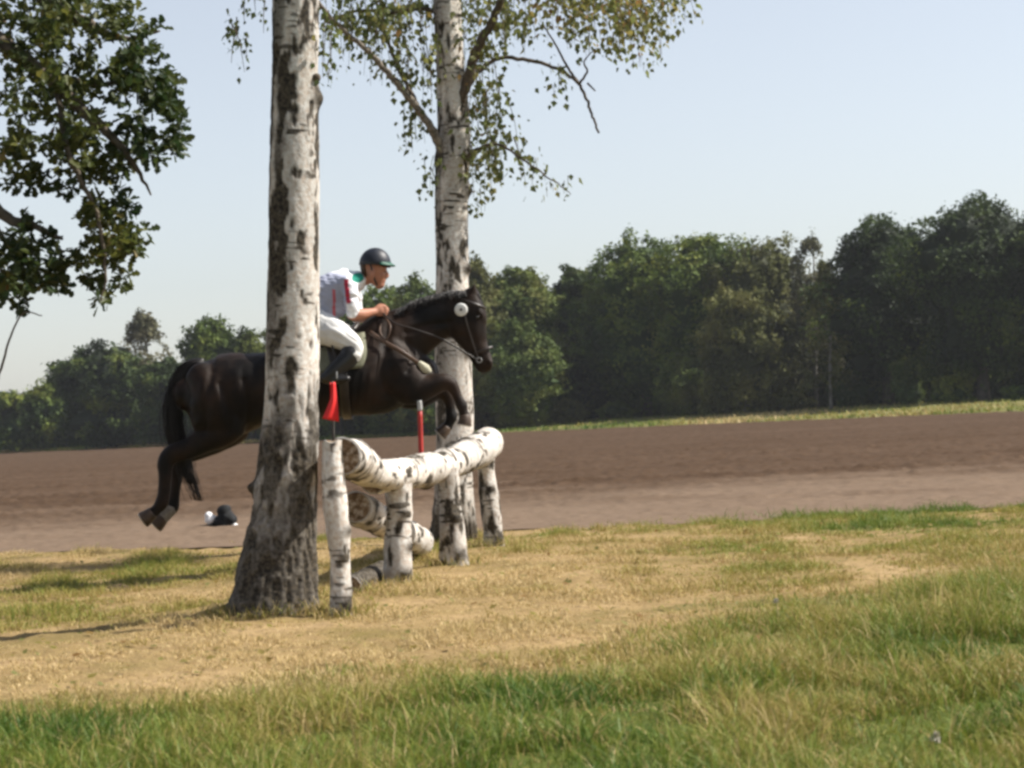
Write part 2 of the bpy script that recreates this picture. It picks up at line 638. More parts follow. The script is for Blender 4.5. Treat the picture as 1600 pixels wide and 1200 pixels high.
# long green grass at the front
x, y = scatter(240000, 5.2, 13.8, 0.32)
g = green_amount(x, y)
clump = fbm(np.stack([x * 3.2, y * 2.4, x * 0], 1), 61, 3)
keep = rng.uniform(0, 1, len(x)) < g * (0.35 + 0.9 * sstep(0.33, 0.55, clump))
x, y, g, clump = x[keep], y[keep], g[keep], clump[keep]
patch = fbm(np.stack([x * 1.4, y * 1.2, x * 0], 1), 71, 3)
tint = np.clip(0.29 - 1.4 * (patch - 0.5) + 0.22 * (1 - g) + rng.normal(0, 0.13, len(x)), 0, 0.95)
strawy = rng.uniform(0, 1, len(x)) < 0.11
tint[strawy] = rng.uniform(0.6, 0.95, strawy.sum())
h = (0.035 + 0.095 * g * sstep(0.3, 0.62, clump)) * rng.uniform(0.55, 1.45, len(x)) * (0.75 + 0.35 * sstep(-1, 2, x))
tall = rng.uniform(0, 1, len(x)) < 0.03
h[tall] *= 1.6
V, Q, T, a = blades(x, y, h, rng.uniform(0.0011, 0.0032, len(x)), rng.uniform(0.15, 1.3, len(x)), tint, 3)
lush = mesh_np('long_grass', V, [Q, T], M['grass'], attrs={'tint': a}, smooth=False)
tag(lush, 'long unmown green grass with straw stems in the foreground', 'grass', kind='stuff')

# tufts along the far edge of the field
n = 16000
u = rng.uniform(-0.30, 0.30, n)
y = far_edge(u, np.ones(n)) + rng.uniform(0, 1.25, n) ** 1.3 * (2 + verge_depth(u, 1.0))
x = u * y
pt = fbm(np.stack([x * 0.12, y * 0.1, x * 0], 1), 81, 3)
V, Q, T, a = blades(x, y, rng.uniform(0.15, 0.5, n), rng.uniform(0.03, 0.09, n), rng.uniform(0.2, 0.9, n),
                    np.clip(0.40 + (pt - 0.5) * 1.6 + rng.normal(0, 0.12, n), 0.05, 0.95), 2, z=mz(x, y))
verge = mesh_np('verge_grass', V, [Q, T], M['grass'], attrs={'tint': a}, smooth=False)
tag(verge, 'rough grass verge between the ploughed field and the wood', 'grass', kind='stuff')

# ------------------------------------------------------------------ leaves
LEAF = {
    'birch': (np.array([[0, 0, 0], [-0.38, 0.35, 0.05], [0, 0.3, -0.03], [0.38, 0.35, 0.05], [0, 1, 0.0]]), np.array([[0, 3, 4, 2], [0, 2, 4, 1]])),
    'oak': (np.array([[0, 0, 0], [.16, .18, .02], [.10, .30, 0], [.30, .45, .05], [.20, .58, .02], [.34, .75, .05], [.16, .92, 0], [0, 1, -.04],
                      [-.16, .92, 0], [-.34, .75, .05], [-.20, .58, .02], [-.30, .45, .05], [-.10, .30, 0], [-.16, .18, .02], [0, .5, -.05]]),
            np.array([[14, k, k + 1] for k in range(0, 13)] + [[14, 13, 0]])),
    'quad': (np.array([[0, -0.5, 0], [0.42, 0.05, 0.08], [0, 0.5, 0], [-0.42, -0.05, 0.08]]), np.array([[0, 1, 2, 3]])),
}


def leaves(mb, pos, axis, normal, size, tint, shape, mat=0):
    """many leaves at once: axis is the direction the leaf points, normal the way its face looks"""
    Lv, Lf = LEAF[shape]
    axis = axis / (np.linalg.norm(axis, axis=1)[:, None] + 1e-9)
    s = np.cross(axis, normal)
    s /= np.linalg.norm(s, axis=1)[:, None] + 1e-9
    nn = np.cross(s, axis)
    V = pos[:, None] + size[:, None, None] * (Lv[None, :, 0, None] * s[:, None] + Lv[None, :, 1, None] * axis[:, None] + Lv[None, :, 2, None] * nn[:, None])
    k = len(Lv)
    F = (np.arange(len(pos))[:, None, None] * k + Lf[None]).reshape(-1, Lf.shape[1])
    mb.add(V.reshape(-1, 3), [F], mat, tint=np.repeat(tint, k))


def rdir(n):
    v = rng.normal(size=(n, 3))
    return v / np.linalg.norm(v, axis=1)[:, None]


def tube(mb, pts, r0, r1, n=None, segs=6, mat=0, jit=0.0, **attrs):
    n = n or max(4, len(pts) * 4)
    c = resample(pts, n)
    if jit:
        c[1:-1] += rng.normal(0, jit, (n - 2, 3))
    t = c[-1] - c[0]
    ref = (0, 1, 0) if abs(t[1]) < 0.8 * np.linalg.norm(t) else (1, 0, 0)
    V, F = loft(c, np.linspace(r0, r1, n), segs=segs, ref=ref)
    mb.add(V, F, mat, **attrs)
    return c


# fallen birch leaves and straw on the turf
n = 1400
x, y = scatter(n, 8.0, 19.0, 0.28)
mbl = MB()
leaves(mbl, np.stack([x, y, gz(x, y) + rng.uniform(0.004, 0.03, n)], 1), rdir(n) * [1, 1, .25], rdir(n) * .5 + [0, 0, 1], rng.uniform(.025, .055, n), np.clip(rng.normal(.8, .12, n), 0, 1), 'birch')
lit = mbl.build('fallen_leaves', M['birchleaf'], smooth=False)
tag(lit, 'dry yellow brown birch leaves fallen on the mown turf', 'leaf litter', kind='stuff')

# ------------------------------------------------------------------ the wood across the field
def far_tree(name, px, top, halfw, foliage, label, back=0.0, shape='round', trunk='farbark', low=0.08, n=5200, leaf=0.27, group='trees at the edge of the wood'):
    u_ = (px - 800) / FPX
    d = float(far_edge(u_, 1.0)) + float(verge_depth(u_, 1.0)) + back
    base = P(px, 656 + 0.0489 * (800 - px), d)
    base[2] = float(mz(base[0], base[1]))
    H = P(px, top, d)[2] - base[2]
    R = halfw * d / FPX * (1.15 if shape in ('round', 'weep') else 1.1)
    leaf = leaf * max(1.0, d / 165)
    e = empty(name, base, label, 'tree', group)
    tr = MB()
    sway = rng.normal(0, 0.25, 2)
    th = {'round': 0.55, 'tall': 0.85, 'weep': 0.75, 'bush': 0.3}[shape] * H
    r0 = 0.03 * H ** 1.05 * (0.38 if shape == 'tall' else 1)
    trunk_pts = [base - [0, 0, .3], base + [sway[0] * .3, sway[1] * .3, th * .35], base + [sway[0], sway[1], th * .7], base + [sway[0] * 1.4, sway[1] * 1.4, th]]
    tube(tr, trunk_pts, r0, r0 * 0.3, 12, 8)
    z0 = (0.14 if shape == 'tall' else low) * H
    sd = int(rng.integers(1, 9999))
    tone = rng.uniform(-0.16, 0.2)

    def surf(u, a, k=1.0):
        """point of the lumpy crown surface at height fraction u and angle a"""
        if shape == 'tall':
            prof = np.sqrt(np.clip(1 - ((u - 0.38) / 0.62) ** 2, 0.02, 1)) * (1.0 - 0.35 * u)
        elif shape == 'weep':
            prof = np.clip(1 - ((u - 0.45) / 0.56) ** 2, 0.02, 1) ** 0.45
        else:
            prof = np.clip(1 - np.abs((u - 0.5) / 0.5) ** 2.3, 0.01, 1) ** 0.5 * (0.86 + 0.14 * np.sin(u * 9 + sd))
        z = z0 + u * (H - z0)
        c0 = np.stack([R * prof * np.cos(a), R * prof * np.sin(a) * 0.9, z], 1)
        g = c0 + sd
        big_ = fbm(g * (1.7 / R), 7, 2)
        b1_ = np.abs(2 * vnoise(g * (3.4 / R), 8) - 1)
        b2_ = np.abs(2 * vnoise(g * 0.95, 9) - 1)
        f = (0.46 + 0.62 * big_ + 0.55 * b1_ + 0.22 * b2_) * k
        mid = np.array([0, 0, z0 + 0.5 * (H - z0)])
        q = np.stack([c0[:, 0] * f, c0[:, 1] * f, mid[2] + (z - mid[2]) * (0.58 + 0.45 * f)], 1)
        return base + q

    for q in range(7):          # limbs
        u = rng.uniform(.15, .85)
        c = surf(np.array([u]), np.array([rng.uniform(0, 6.28)]), .6)[0]
        st = trunk_pts[1] + (trunk_pts[3] - trunk_pts[1]) * max(0.0, min(.95, u - .3))
        tube(tr, [st, (st + c) / 2 + [0, 0, .3], c], r0 * 0.3, r0 * 0.08, 6, 5)
    tr.build('trunk', M[trunk], e)
    cr = MB()
    u = np.clip(rng.beta(1.15, 1.0, n), 0.002, 0.998)
    a = rng.uniform(0, 2 * math.pi, n)
    k = 1 - rng.exponential(0.10, n) + rng.normal(0, 0.035, n)
    p = surf(u, a, np.clip(k, 0.3, 1.12))
    p += rng.normal(0, leaf * .5, (n, 3))
    zs = H / max(0.1, float(np.quantile(p[:, 2] - base[2], 0.998)))
    p[:, 2] = base[2] + (p[:, 2] - base[2]) * zs
    den = fbm(p * 0.75 / max(1.0, leaf / .3), 91, 2) + 0.10 * (k < 0.9)
    ok = (den > (0.52 if shape == 'tall' else 0.45)) & (p[:, 2] > base[2] + 0.05)
    p = p[ok]
    m = len(p)
    mid = base + np.array([0, 0, z0 + 0.45 * (H - z0)])
    dv = (p - mid) / np.array([R, R, (H - z0) * .5])
    dv /= np.linalg.norm(dv, axis=1)[:, None]
    nm = dv * 1.0 + rdir(m) * 0.75 + [0, 0, 0.35]
    ax = rdir(m) + ([0, 0, -1.2] if shape == 'weep' else [0, 0, 0])
    clump = fbm(p * 0.45, 97, 2)
    tint = np.clip(0.52 + tone + (clump - 0.5) * 1.6 + rng.normal(0, 0.10, m), 0, 1)
    leaves(cr, p, ax, nm, leaf * rng.uniform(0.5, 1.3, m), tint, 'quad')
    if shape != 'tall':         # dark core sheet: the crown's inner shade put into its tint
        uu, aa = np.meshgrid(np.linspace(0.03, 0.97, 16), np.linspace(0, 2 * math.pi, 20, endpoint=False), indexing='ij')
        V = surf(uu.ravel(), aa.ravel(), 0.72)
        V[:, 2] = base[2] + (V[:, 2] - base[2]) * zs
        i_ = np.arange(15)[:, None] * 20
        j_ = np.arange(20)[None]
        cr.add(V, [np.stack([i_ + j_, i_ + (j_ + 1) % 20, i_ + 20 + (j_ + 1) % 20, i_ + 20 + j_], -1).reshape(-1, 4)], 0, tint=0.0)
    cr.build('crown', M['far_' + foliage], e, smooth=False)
    return e


FT = [
    # name, px, top, halfw, foliage, label, back, shape, trunk
    ('broadleaf_tree', -40, 622, 70, 'mid', 'low hazy tree cut off by the left edge of the photo', 6, 'round', 'farbark'),
    ('broadleaf_tree', 22, 610, 40, 'mid', 'small rounded hazy tree lowest in the skyline at far left', 0, 'round', 'farbark'),
    ('broadleaf_tree', 78, 594, 42, 'mid', 'rounded hazy tree just left of the tall broad tree at far left', 3, 'round', 'farbark'),
    ('broadleaf_tree', 160, 536, 68, 'deep', 'broad two-topped green tree standing tallest at the left end of the wood', -4, 'round', 'farbark'),
    ('birch_tree', 232, 486, 46, 'pale', 'pale thin see-through birch rising above the wood left of the jumping horse', 8, 'tall', 'palebark'),
    ('broadleaf_tree', 262, 560, 50, 'deep', 'dark green tree behind the tail of the horse', 0, 'round', 'farbark'),
    ('broadleaf_tree', 336, 497, 40, 'mid', 'tall light green tree rising above the rump of the horse', 2, 'round', 'farbark'),
    ('broadleaf_tree', 396, 516, 32, 'deep', 'dark tree half hidden by the left edge of the near birch trunk', 6, 'round', 'farbark'),
    ('broadleaf_tree', 452, 500, 48, 'deep', 'dark tree hidden behind the near birch trunk', 3, 'round', 'farbark'),
    ('broadleaf_tree', 530, 478, 52, 'mid', 'green tree behind the back of the rider', 4, 'round', 'farbark'),
    ('broadleaf_tree', 605, 446, 58, 'mid', 'green tree behind the hands and face of the rider', 2, 'round', 'farbark'),
    ('broadleaf_tree', 662, 430, 60, 'bright', 'light green tree between the rider and the far birch trunk', 0, 'round', 'farbark'),
    ('broadleaf_tree', 752, 404, 40, 'olive', 'yellowish olive tree top beside the right side of the far birch trunk', 5, 'round', 'farbark'),
    ('broadleaf_tree', 818, 412, 68, 'bright', 'light green rounded tree between the far birch and the dark wood', 5, 'round', 'farbark'),
    ('broadleaf_tree', 812, 500, 74, 'bright', 'low dome-shaped bright green tree standing in front, right of the horse head', -5, 'bush', 'farbark'),
    ('broadleaf_tree', 915, 418, 62, 'deep', 'dark tree in the dip of the skyline left of the square-shouldered tall tree', 3, 'round', 'farbark'),
    ('broadleaf_tree', 1010, 362, 96, 'mid', 'tall dense tree with a square-shouldered top in the middle of the wood', 0, 'round', 'farbark'),
    ('broadleaf_tree', 1108, 368, 100, 'mid', 'broad flat-topped green tree right of the square-shouldered tree', 2, 'round', 'farbark'),
    ('broadleaf_tree', 1196, 374, 92, 'olive', 'olive brown rounded tree left of the thin pale birch', 3, 'round', 'farbark'),
    ('birch_tree', 1166, 450, 62, 'olive', 'drooping olive birch with forked pale stems standing forward of the dark wood', -6, 'weep', 'palebark'),
    ('broadleaf_tree', 1072, 552, 42, 'bright', 'small sunlit bright green sapling at the foot of the dark wood', -6, 'bush', 'farbark'),
    ('birch_tree', 1276, 356, 42, 'pale', 'thin pale birch with feathery top between two dark crowns', 1, 'tall', 'palebark'),
    ('birch_tree', 1298, 405, 36, 'olive', 'slender olive birch with bare pale trunk showing at its foot', -6, 'tall', 'palebark'),
    ('oak_tree', 1388, 338, 106, 'deep', 'big dark oak right of the thin pale birch', 0, 'round', 'farbark'),
    ('oak_tree', 1536, 304, 118, 'deep', 'tallest darkest oak at the right edge of the photo', -2, 'round', 'farbark'),
    ('oak_tree', 1680, 318, 90, 'deep', 'dark oak cut off by the right edge of the photo', 1, 'round', 'farbark'),
    ('broadleaf_tree', 1462, 400, 66, 'mid', 'green tree filling the gap between the two big dark oaks', 4, 'round', 'farbark'),
]
for a in FT:
    big = a[3] > 60
    tl = a[7] == 'tall'
    far_tree(a[0], a[1], a[2], a[3], a[4], a[5], a[6], a[7], a[8], n=26000 if big else 9000 if tl else 15000,
             low=0.12 if a[0] == 'oak_tree' else 0.05)

# bushes along the foot of the wood
BU = [(890, 622, 24, 'olive', 'low olive bush right of the dome-shaped tree'),
      (1240, 612, 30, 'olive', 'yellowish bush between the drooping birch and the bare birch trunk'),
      (1330, 590, 34, 'mid', 'green bush under the left side of the first dark oak'),
      (1418, 560, 30, 'bright', 'upright sunlit bush between the trunks of the dark oaks'),
      (1490, 585, 34, 'mid', 'bush under the left side of the tallest oak'),
      (1590, 600, 36, 'mid', 'bush under the tallest oak by the right edge'),
      (960, 628, 26, 'mid', 'low bush under the square-shouldered tree'),
      (700, 600, 44, 'mid', 'bush behind the far birch trunk')]
for px, top, hw, fo, lab in BU:
    far_tree('bush', px, top, hw, fo, lab, -3.5, 'bush', 'farbark', low=0.0, n=4000, leaf=0.2, group='bushes at the foot of the wood')

# the depth of the wood behind, reading as one dark mass
mb = MB()
n = 60000
px = rng.uniform(-350, 1950, n)
d0 = far_edge((px - 800) / FPX, np.ones(n))
dep = rng.uniform(7, 26, n) + verge_depth((px - 800) / FPX, 1.0)
skyl = np.interp(px, [-350, 0, 100, 200, 300, 420, 560, 700, 800, 900, 1000, 1200, 1320, 1450, 1600, 1950],
                 [640, 630, 622, 600, 585, 565, 530, 500, 495, 500, 470, 470, 480, 450, 430, 420])
hz = 656 + 0.0489 * (800 - px)
d = d0 + dep
Hh = (hz - skyl) / FPX * d + 0.95
x = (px - 800) / FPX * d
top = Hh * (0.80 + 0.34 * fbm(np.stack([x * 0.22, d * 0.15, x * 0], 1), 101, 3))
z = mz(x, d) + top * rng.uniform(0.0, 1.0, n) ** 0.9
p = np.stack([x, d, z], 1)
tint = np.clip(fbm(p * 0.4, 103, 2) + rng.normal(0, 0.12, n), 0, 1)
leaves(mb, p, rdir(n), rdir(n) + [0, -0.8, 0.4], (0.55 * d / 150) * rng.uniform(0.6, 1.5, n), tint, 'quad')
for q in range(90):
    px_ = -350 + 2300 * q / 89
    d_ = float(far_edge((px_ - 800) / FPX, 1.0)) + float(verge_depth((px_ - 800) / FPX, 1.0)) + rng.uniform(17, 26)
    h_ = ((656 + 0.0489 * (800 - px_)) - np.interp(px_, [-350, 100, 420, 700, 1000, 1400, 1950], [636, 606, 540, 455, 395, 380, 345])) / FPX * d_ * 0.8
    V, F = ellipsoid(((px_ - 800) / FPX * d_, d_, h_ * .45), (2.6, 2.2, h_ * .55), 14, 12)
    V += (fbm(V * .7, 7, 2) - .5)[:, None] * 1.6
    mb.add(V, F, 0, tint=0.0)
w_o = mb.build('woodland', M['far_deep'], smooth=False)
tag(w_o, 'dark depth of the wood behind the front row of trees', 'woodland', kind='stuff')


# ------------------------------------------------------------------ birch trunks
def bark_trunk(path, rad, rows, segs, seed, rough_h, dark_side=0.0, knots=(), flare=None, cap_cut=False, rug=1.0, ref=(0, 1, 0), dk=0.5, axis_up=True):
    """birch stem: white skin with dark diamonds and lenticels, furrowed dark bark below rough_h (metres along the stem)"""
    c = resample(path, rows)
    r = resample(np.asarray(rad, float)[:, None], rows)[:, 0]
    t, b, s = frames(c, ref)
    L = np.concatenate([[0], np.cumsum(np.linalg.norm(np.diff(c, axis=0), axis=1))])
    a = np.linspace(0, 2 * math.pi, segs, endpoint=False)
    A, LL = np.meshgrid(a, L)
    Rr = np.repeat(r[:, None], segs, 1)
    ca, sa = np.cos(A).ravel(), np.sin(A).ravel()
    l = LL.ravel()
    rr = Rr.ravel()
    rm = float(np.median(r))
    q = lambda su, sl: np.stack([ca * rm * su, sa * rm * su, l * sl], 1)
    wh = np.clip((l - rough_h) / 0.8, -1.5, 1)          # -: rough zone, +: white zone
    rough = 1 - sstep(-0.6, 0.6, (l - rough_h) / max(0.35, rough_h * 0.6) + (fbm(q(9, 3.2), seed + 1, 3) - 0.5) * 2.0)
    # furrows of the old bark: long vertical plates
    fur = fbm(q(32, 7.5), seed + 2, 4)
    ridge = 1 - np.abs(2 * fur - 1) * 2.2
    # dark diamonds and blotches on the white bark
    dia = fbm(q(20, 6.2), seed + 3, 4)
    dia2 = fbm(q(22, 11), seed + 4, 3)
    blot = sstep(0.585 - 0.10 * dk, 0.68 - 0.10 * dk, dia * 0.6 + dia2 * 0.4)
    lent = sstep(0.62, 0.72, vnoise(q(14, 70), seed + 5)) * sstep(0.45, 0.6, vnoise(q(5, 9), seed + 6))
    grey = sstep(0.42, 0.7, fbm(q(6, 2.0), seed + 8, 3)) * 0.35
    dark = np.clip(np.maximum(blot, lent * 0.75) + grey * 0.8, 0, 1)
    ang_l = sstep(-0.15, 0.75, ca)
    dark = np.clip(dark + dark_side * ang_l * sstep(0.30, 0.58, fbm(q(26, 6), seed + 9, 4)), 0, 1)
    furd = np.clip(1.06 + 0.22 * (0.3 - ridge) - 0.5 * sstep(0.58, 0.68, fbm(q(20, 5), seed + 10, 3)) * sstep(0.25, 1.0, l), 0.35, 1)
    bark = rough * furd + (1 - rough) * dark
    disp = rough * ridge * 0.11 * rm * rug + (1 - rough) * ((dia - 0.5) * 0.10 * rm - blot * 0.04 * rm)
    disp += (fbm(q(3.0, 1.2) if rough_h > 0 else q(2.2, 5.0), seed + 11, 3) - 0.5) * (0.28 if rough_h > 0 else 0.52) * rm
    for (ka, kl, kr, kh) in knots:
        ka = ka + math.pi
        da = np.abs((A.ravel() - ka + math.pi) % (2 * math.pi) - math.pi) * rm
        dd = np.sqrt(da ** 2 + (l - kl) ** 2) / kr
        disp += kh * np.exp(-dd ** 2 * 1.4)
        bark = np.clip(bark + np.exp(-(dd ** 2) * 0.9) * 0.95, 0, 1)
    if flare:
        fl, amt = flare
        f = np.exp(-l / fl) * amt * (0.62 + 0.5 * ca)
        disp += f * (0.55 + 0.75 * fbm(np.stack([ca * 1.6, sa * 1.6, l * 0.5], 1), seed + 12, 2))
    R2 = (rr + disp).reshape(rows, segs)
    V = c[:, None] + (np.cos(A) * R2)[..., None] * b[:, None] + (np.sin(A) * R2)[..., None] * s[:, None]
    for e in (0, -1):          # hand-sawn, uneven ends
        jag = (fbm(np.stack([np.cos(a) * 1.4, np.sin(a) * 1.4, a * 0 + e], 1), seed + 15, 3) - 0.5) * 0.55 * rm
        for w_ in range(4):
            kk = e + w_ * (1 if e == 0 else -1)
            V[kk] += t[e][None] * (jag * (1 - w_ / 4))[:, None]
    V = V.reshape(-1, 3)
    i = np.arange(rows - 1)[:, None] * segs
    j = np.arange(segs)[None]
    j2 = (j + 1) % segs
    Q = np.stack([i + j, i + j2, i + segs + j2, i + segs + j], -1).reshape(-1, 4)
    mb = MB()
    mb.add(V, [Q], 0, bark=bark)
    # sawn ends: an inner ring of wood and a slightly dished centre
    for e in (0, rows - 1):
        ring = V[e * segs:(e + 1) * segs]
        cc = ring.mean(0)
        sg = -1 if e == 0 else 1
        inner = cc + (ring - cc) * 0.9 + t[e] * sg * 0.004
        W = np.vstack([ring, inner, [cc + t[e] * sg * 0.002]])
        k = np.arange(segs)
        k2 = (k + 1) % segs
        mb.add(W, [np.stack([k, k2, segs + k2, segs + k], 1)], 0, bark=np.full(len(W), 0.55))
        mb.add(W, [np.stack([segs + k, segs + k2, np.full(segs, 2 * segs)], 1)], 1, bark=np.full(len(W), 0.5))
    return mb, c


def gpt(px, py):
    """point on the turf that the photograph shows at px, py"""
    v = P(px, py, 10.0) - np.array([0, 0, CAM_H])
    d = -CAM_H / v[2] * 10.0
    q = P(px, py, d)
    for _ in range(4):
        g = float(gz(q[0], q[1])[0])
        d = (g - CAM_H) / v[2] * 10.0
        q = P(px, py, d)
    return q


def hang(cr, tw, top, length, n_leaf, size=0.045, tint0=0.35, drift=0.15, spread=0.05):
    """one drooping birch twig with leaves along it"""
    top = np.asarray(top, float)
    dx, dy = rng.normal(0, drift, 2) * length
    pts = [top, top + [dx * .5, dy * .5, -length * .35], top + [dx * .8, dy * .8, -length]]
    c = tube(tw, pts, 0.0035, 0.0012, 7, 4, 1, tint=0.5)
    k = rng.uniform(0, len(c) - 1.001, n_leaf)
    i = k.astype(int)
    p = c[i] + (c[i + 1] - c[i]) * (k - i)[:, None] + rng.normal(0, spread, (n_leaf, 3))
    ax = rdir(n_leaf) * 0.8 + [0, 0, -1.0]
    leaves(cr, p, ax, rdir(n_leaf), size * rng.uniform(0.4, 1.35, n_leaf), np.clip(tint0 + rng.normal(0, 0.2, n_leaf), 0, 1), 'birch')


# far birch (behind the fence): base at about 18.5 m
D2 = 18.5
b2 = gpt(710, 843)
birch2 = empty('birch_tree', b2, 'slimmer white birch with hanging leafy branches behind the right end of the log fence', 'tree', 'birch trees round the log fence')
path2 = [b2 - [0, 0, .15], P(710, 790, D2), P(710, 640, D2), P(707, 500, D2), P(706, 400, D2), P(706, 300, D2), P(709, 200, D2), P(703, 100, D2), P(698, 0, D2), P(690, -220, D2), P(688, -480, D2), P(680, -760, D2)]
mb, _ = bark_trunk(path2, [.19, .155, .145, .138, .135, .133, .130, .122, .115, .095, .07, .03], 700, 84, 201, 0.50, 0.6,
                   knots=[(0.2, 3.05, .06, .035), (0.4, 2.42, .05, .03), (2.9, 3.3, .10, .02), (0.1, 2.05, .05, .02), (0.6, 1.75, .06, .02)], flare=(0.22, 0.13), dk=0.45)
mb.build('trunk', [M['birch'], M['cut']], birch2)


def branch(parent, pts, r0, r1, mat='limb', jit=0.004, n=None):
    m_ = MB()
    c = tube(m_, pts, r0, r1, n or len(pts) * 6, 8, 0, jit)
    m_.build('branch', M[mat], parent)
    return c


p2 = lambda px, py, dd=0.0: P(px, py, D2 + dd)
br = []
br.append(branch(birch2, [p2(700, 300), p2(690, 232, -.08), p2(660, 180, -.15), p2(622, 132, -.22), p2(572, 78, -.3), p2(516, 26, -.4), p2(470, -30, -.5)], .040, .012))
br.append(branch(birch2, [p2(692, 245, -.05), p2(672, 200, .05), p2(648, 158, .15), p2(625, 112, .22), p2(604, 60, .3), p2(585, -10, .4)], .026, .010, 'twig'))
br.append(branch(birch2, [p2(712, 190), p2(728, 130, -.1), p2(748, 72, -.15), p2(775, 22, -.2), p2(800, -60, -.3), p2(850, -160, -.4)], .048, .020, 'twig'))
br.append(branch(birch2, [p2(728, 140, .0), p2(750, 110, .1), p2(780, 92, .15), p2(830, 95, .2), p2(872, 108, .25), p2(904, 130, .25), p2(918, 158, .25), p2(925, 180, .28), p2(936, 208, .3)], .020, .009, 'twig'))
br.append(branch(birch2, [p2(905, 131, .25), p2(917, 112, .2), p2(913, 95, .15), p2(930, 76, .1)], .011, .004, 'twig', .002))
br.append(branch(birch2, [p2(904, 130, .25), p2(884, 100, .3), p2(868, 70, .32), p2(850, 40, .35)], .012, .006, 'twig', .002))
br.append(branch(birch2, [p2(918, 130, .25), p2(930, 142, .2)], .009, .006, 'twig', 0))
br.append(branch(birch2, [p2(700, 28, .0), p2(660, 14, .1), p2(612, 20, .15), p2(560, 16, .2), p2(512, 36, .2)], .022, .008, 'twig'))
br.append(branch(birch2, [p2(712, 262), p2(745, 232, -.2), p2(782, 226, -.3), p2(820, 252, -.4), p2(862, 280, -.45), p2(892, 304, -.5)], .016, .003, 'twig'))
br.append(branch(birch2, [p2(700, -20), p2(760, -90, .3), p2(860, -120, .5), p2(960, -90, .6), p2(1050, -50, .6)], .040, .012, 'limb'))
br.append(branch(birch2, [p2(694, -120), p2(620, -180, -.3), p2(540, -190, -.5), p2(470, -150, -.6)], .035, .010, 'limb'))
br.append(branch(birch2, [p2(690, -260), p2(740, -360, .4), p2(830, -420, .8)], .035, .010, 'limb'))
br.append(branch(birch2, [p2(700, 60), p2(690, 0, .5), p2(700, -90, 1.0)], .03, .010, 'limb'))

cr, tw = MB(), MB()
# px, py of the tops, spread in px, drop in px, number of twigs, leaves per twig, tint
SPR = [
    (560, -10, 60, 90, 14, 20, .30), (635, 0, 50, 120, 20, 22, .38), (660, 70, 30, 100, 10, 18, .42),
    (560, 40, 30, 60, 6, 12, .22), (612, 85, 30, 50, 7, 14, .28), (648, 160, 16, 90, 6, 14, .30), (672, 250, 10, 70, 4, 12, .28),
    (540, 30, 22, 60, 5, 10, .25), (632, 200, 14, 45, 3, 10, .3), (590, 10, 90, 60, 14, 16, .5),
    (745, 150, 16, 130, 8, 22, .42), (775, 145, 22, 110, 9, 20, .32), (755, 225, 22, 90, 10, 22, .46), (790, 225, 26, 70, 8, 16, .36),
    (830, 258, 20, 26, 5, 9, .4), (870, 280, 22, 20, 4, 6, .4), (750, 300, 12, 40, 3, 9, .4),
    (745, 60, 24, 120, 12, 22, .50), (775, 0, 30, 80, 12, 20, .42), (850, -30, 40, 100, 16, 24, .66), (800, 20, 30, 60, 9, 16, .45),
    (900, -30, 36, 90, 14, 22, .58), (950, -20, 30, 110, 16, 24, .56), (985, -10, 26, 120, 14, 24, .62), (1020, 0, 20, 110, 11, 22, .55),
    (1065, -20, 26, 50, 9, 14, .42), (920, 60, 26, 34, 6, 10, .45), (865, 110, 16, 36, 4, 8, .3), (865, 140, 5, 20, 2, 8, .15),
    (960, 60, 20, 30, 4, 8, .5), (1000, 100, 12, 24, 3, 7, .5), (720, -10, 40, 60, 10, 18, .45),
    (640, -160, 180, 160, 40, 26, .4), (860, -150, 160, 160, 44, 26, .5), (760, -330, 200, 180, 44, 28, .4), (700, -560, 120, 160, 30, 28, .35), (960, -120, 110, 120, 20, 24, .5),
]
for (px, py, sp, dr, nt, nl, ti) in SPR:
    for q in range(nt):
        dd = rng.normal(0, 0.28) if py > -100 else rng.normal(0, 0.75)
        t0 = p2(px + rng.uniform(-sp, sp), py + rng.uniform(-14, 14), dd)
        hang(cr, tw, t0, dr / 195 * rng.uniform(0.5, 1.05), int(nl * 0.78), tint0=ti, size=0.058)
n0 = cr.n
both = MB()
both.V, both.F, both.M, both.n, both.A = cr.V, cr.F, cr.M, cr.n, cr.A
for V_, a_ in zip(tw.V, tw.A['tint']):
    pass
off = both.n
both.V = cr.V + tw.V
both.F = cr.F + [f + off for f in tw.F]
both.M = cr.M + tw.M
both.A = {'tint': cr.A['tint'] + tw.A['tint']}
both.build('crown', [M['birchleaf'], M['twig']], birch2, smooth=False)

# near birch (left of the fence)
D1 = 11.65
b1 = gpt(436, 958)
D1 = b1[1]
p1 = lambda px, py, dd=0.0: P(px, py, D1 + dd)
birch1 = empty('birch_tree', b1, 'thick near birch trunk with dark furrowed flared foot, the horse passing behind it', 'tree', 'birch trees round the log fence')
path1 = [b1 - [0, 0, .15], p1(441, 900), p1(448, 790), p1(455, 640), p1(459, 480), p1(460, 320), p1(461, 160), p1(463, 0), p1(464, -260), p1(462, -700), p1(458, -1300)]
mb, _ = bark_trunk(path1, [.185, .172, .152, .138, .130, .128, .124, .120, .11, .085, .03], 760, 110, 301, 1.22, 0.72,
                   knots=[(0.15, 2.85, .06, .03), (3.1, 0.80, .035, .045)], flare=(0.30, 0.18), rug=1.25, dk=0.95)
mb.build('trunk', [M['birch'], M['cut']], birch1)
cr, tw = MB(), MB()
c = branch(birch1, [p1(475, 135), p1(492, 122, -.05), p1(499, 122, -.06)], .030, .018, 'twig', 0)
branch(birch1, [p1(468, -60), p1(430, -170, -.3), p1(380, -160, -.5), p1(340, -80, -.6)], .030, .006, 'limb')
branch(birch1, [p1(464, -200), p1(540, -330, .3), p1(620, -330, .6)], .034, .008, 'limb')
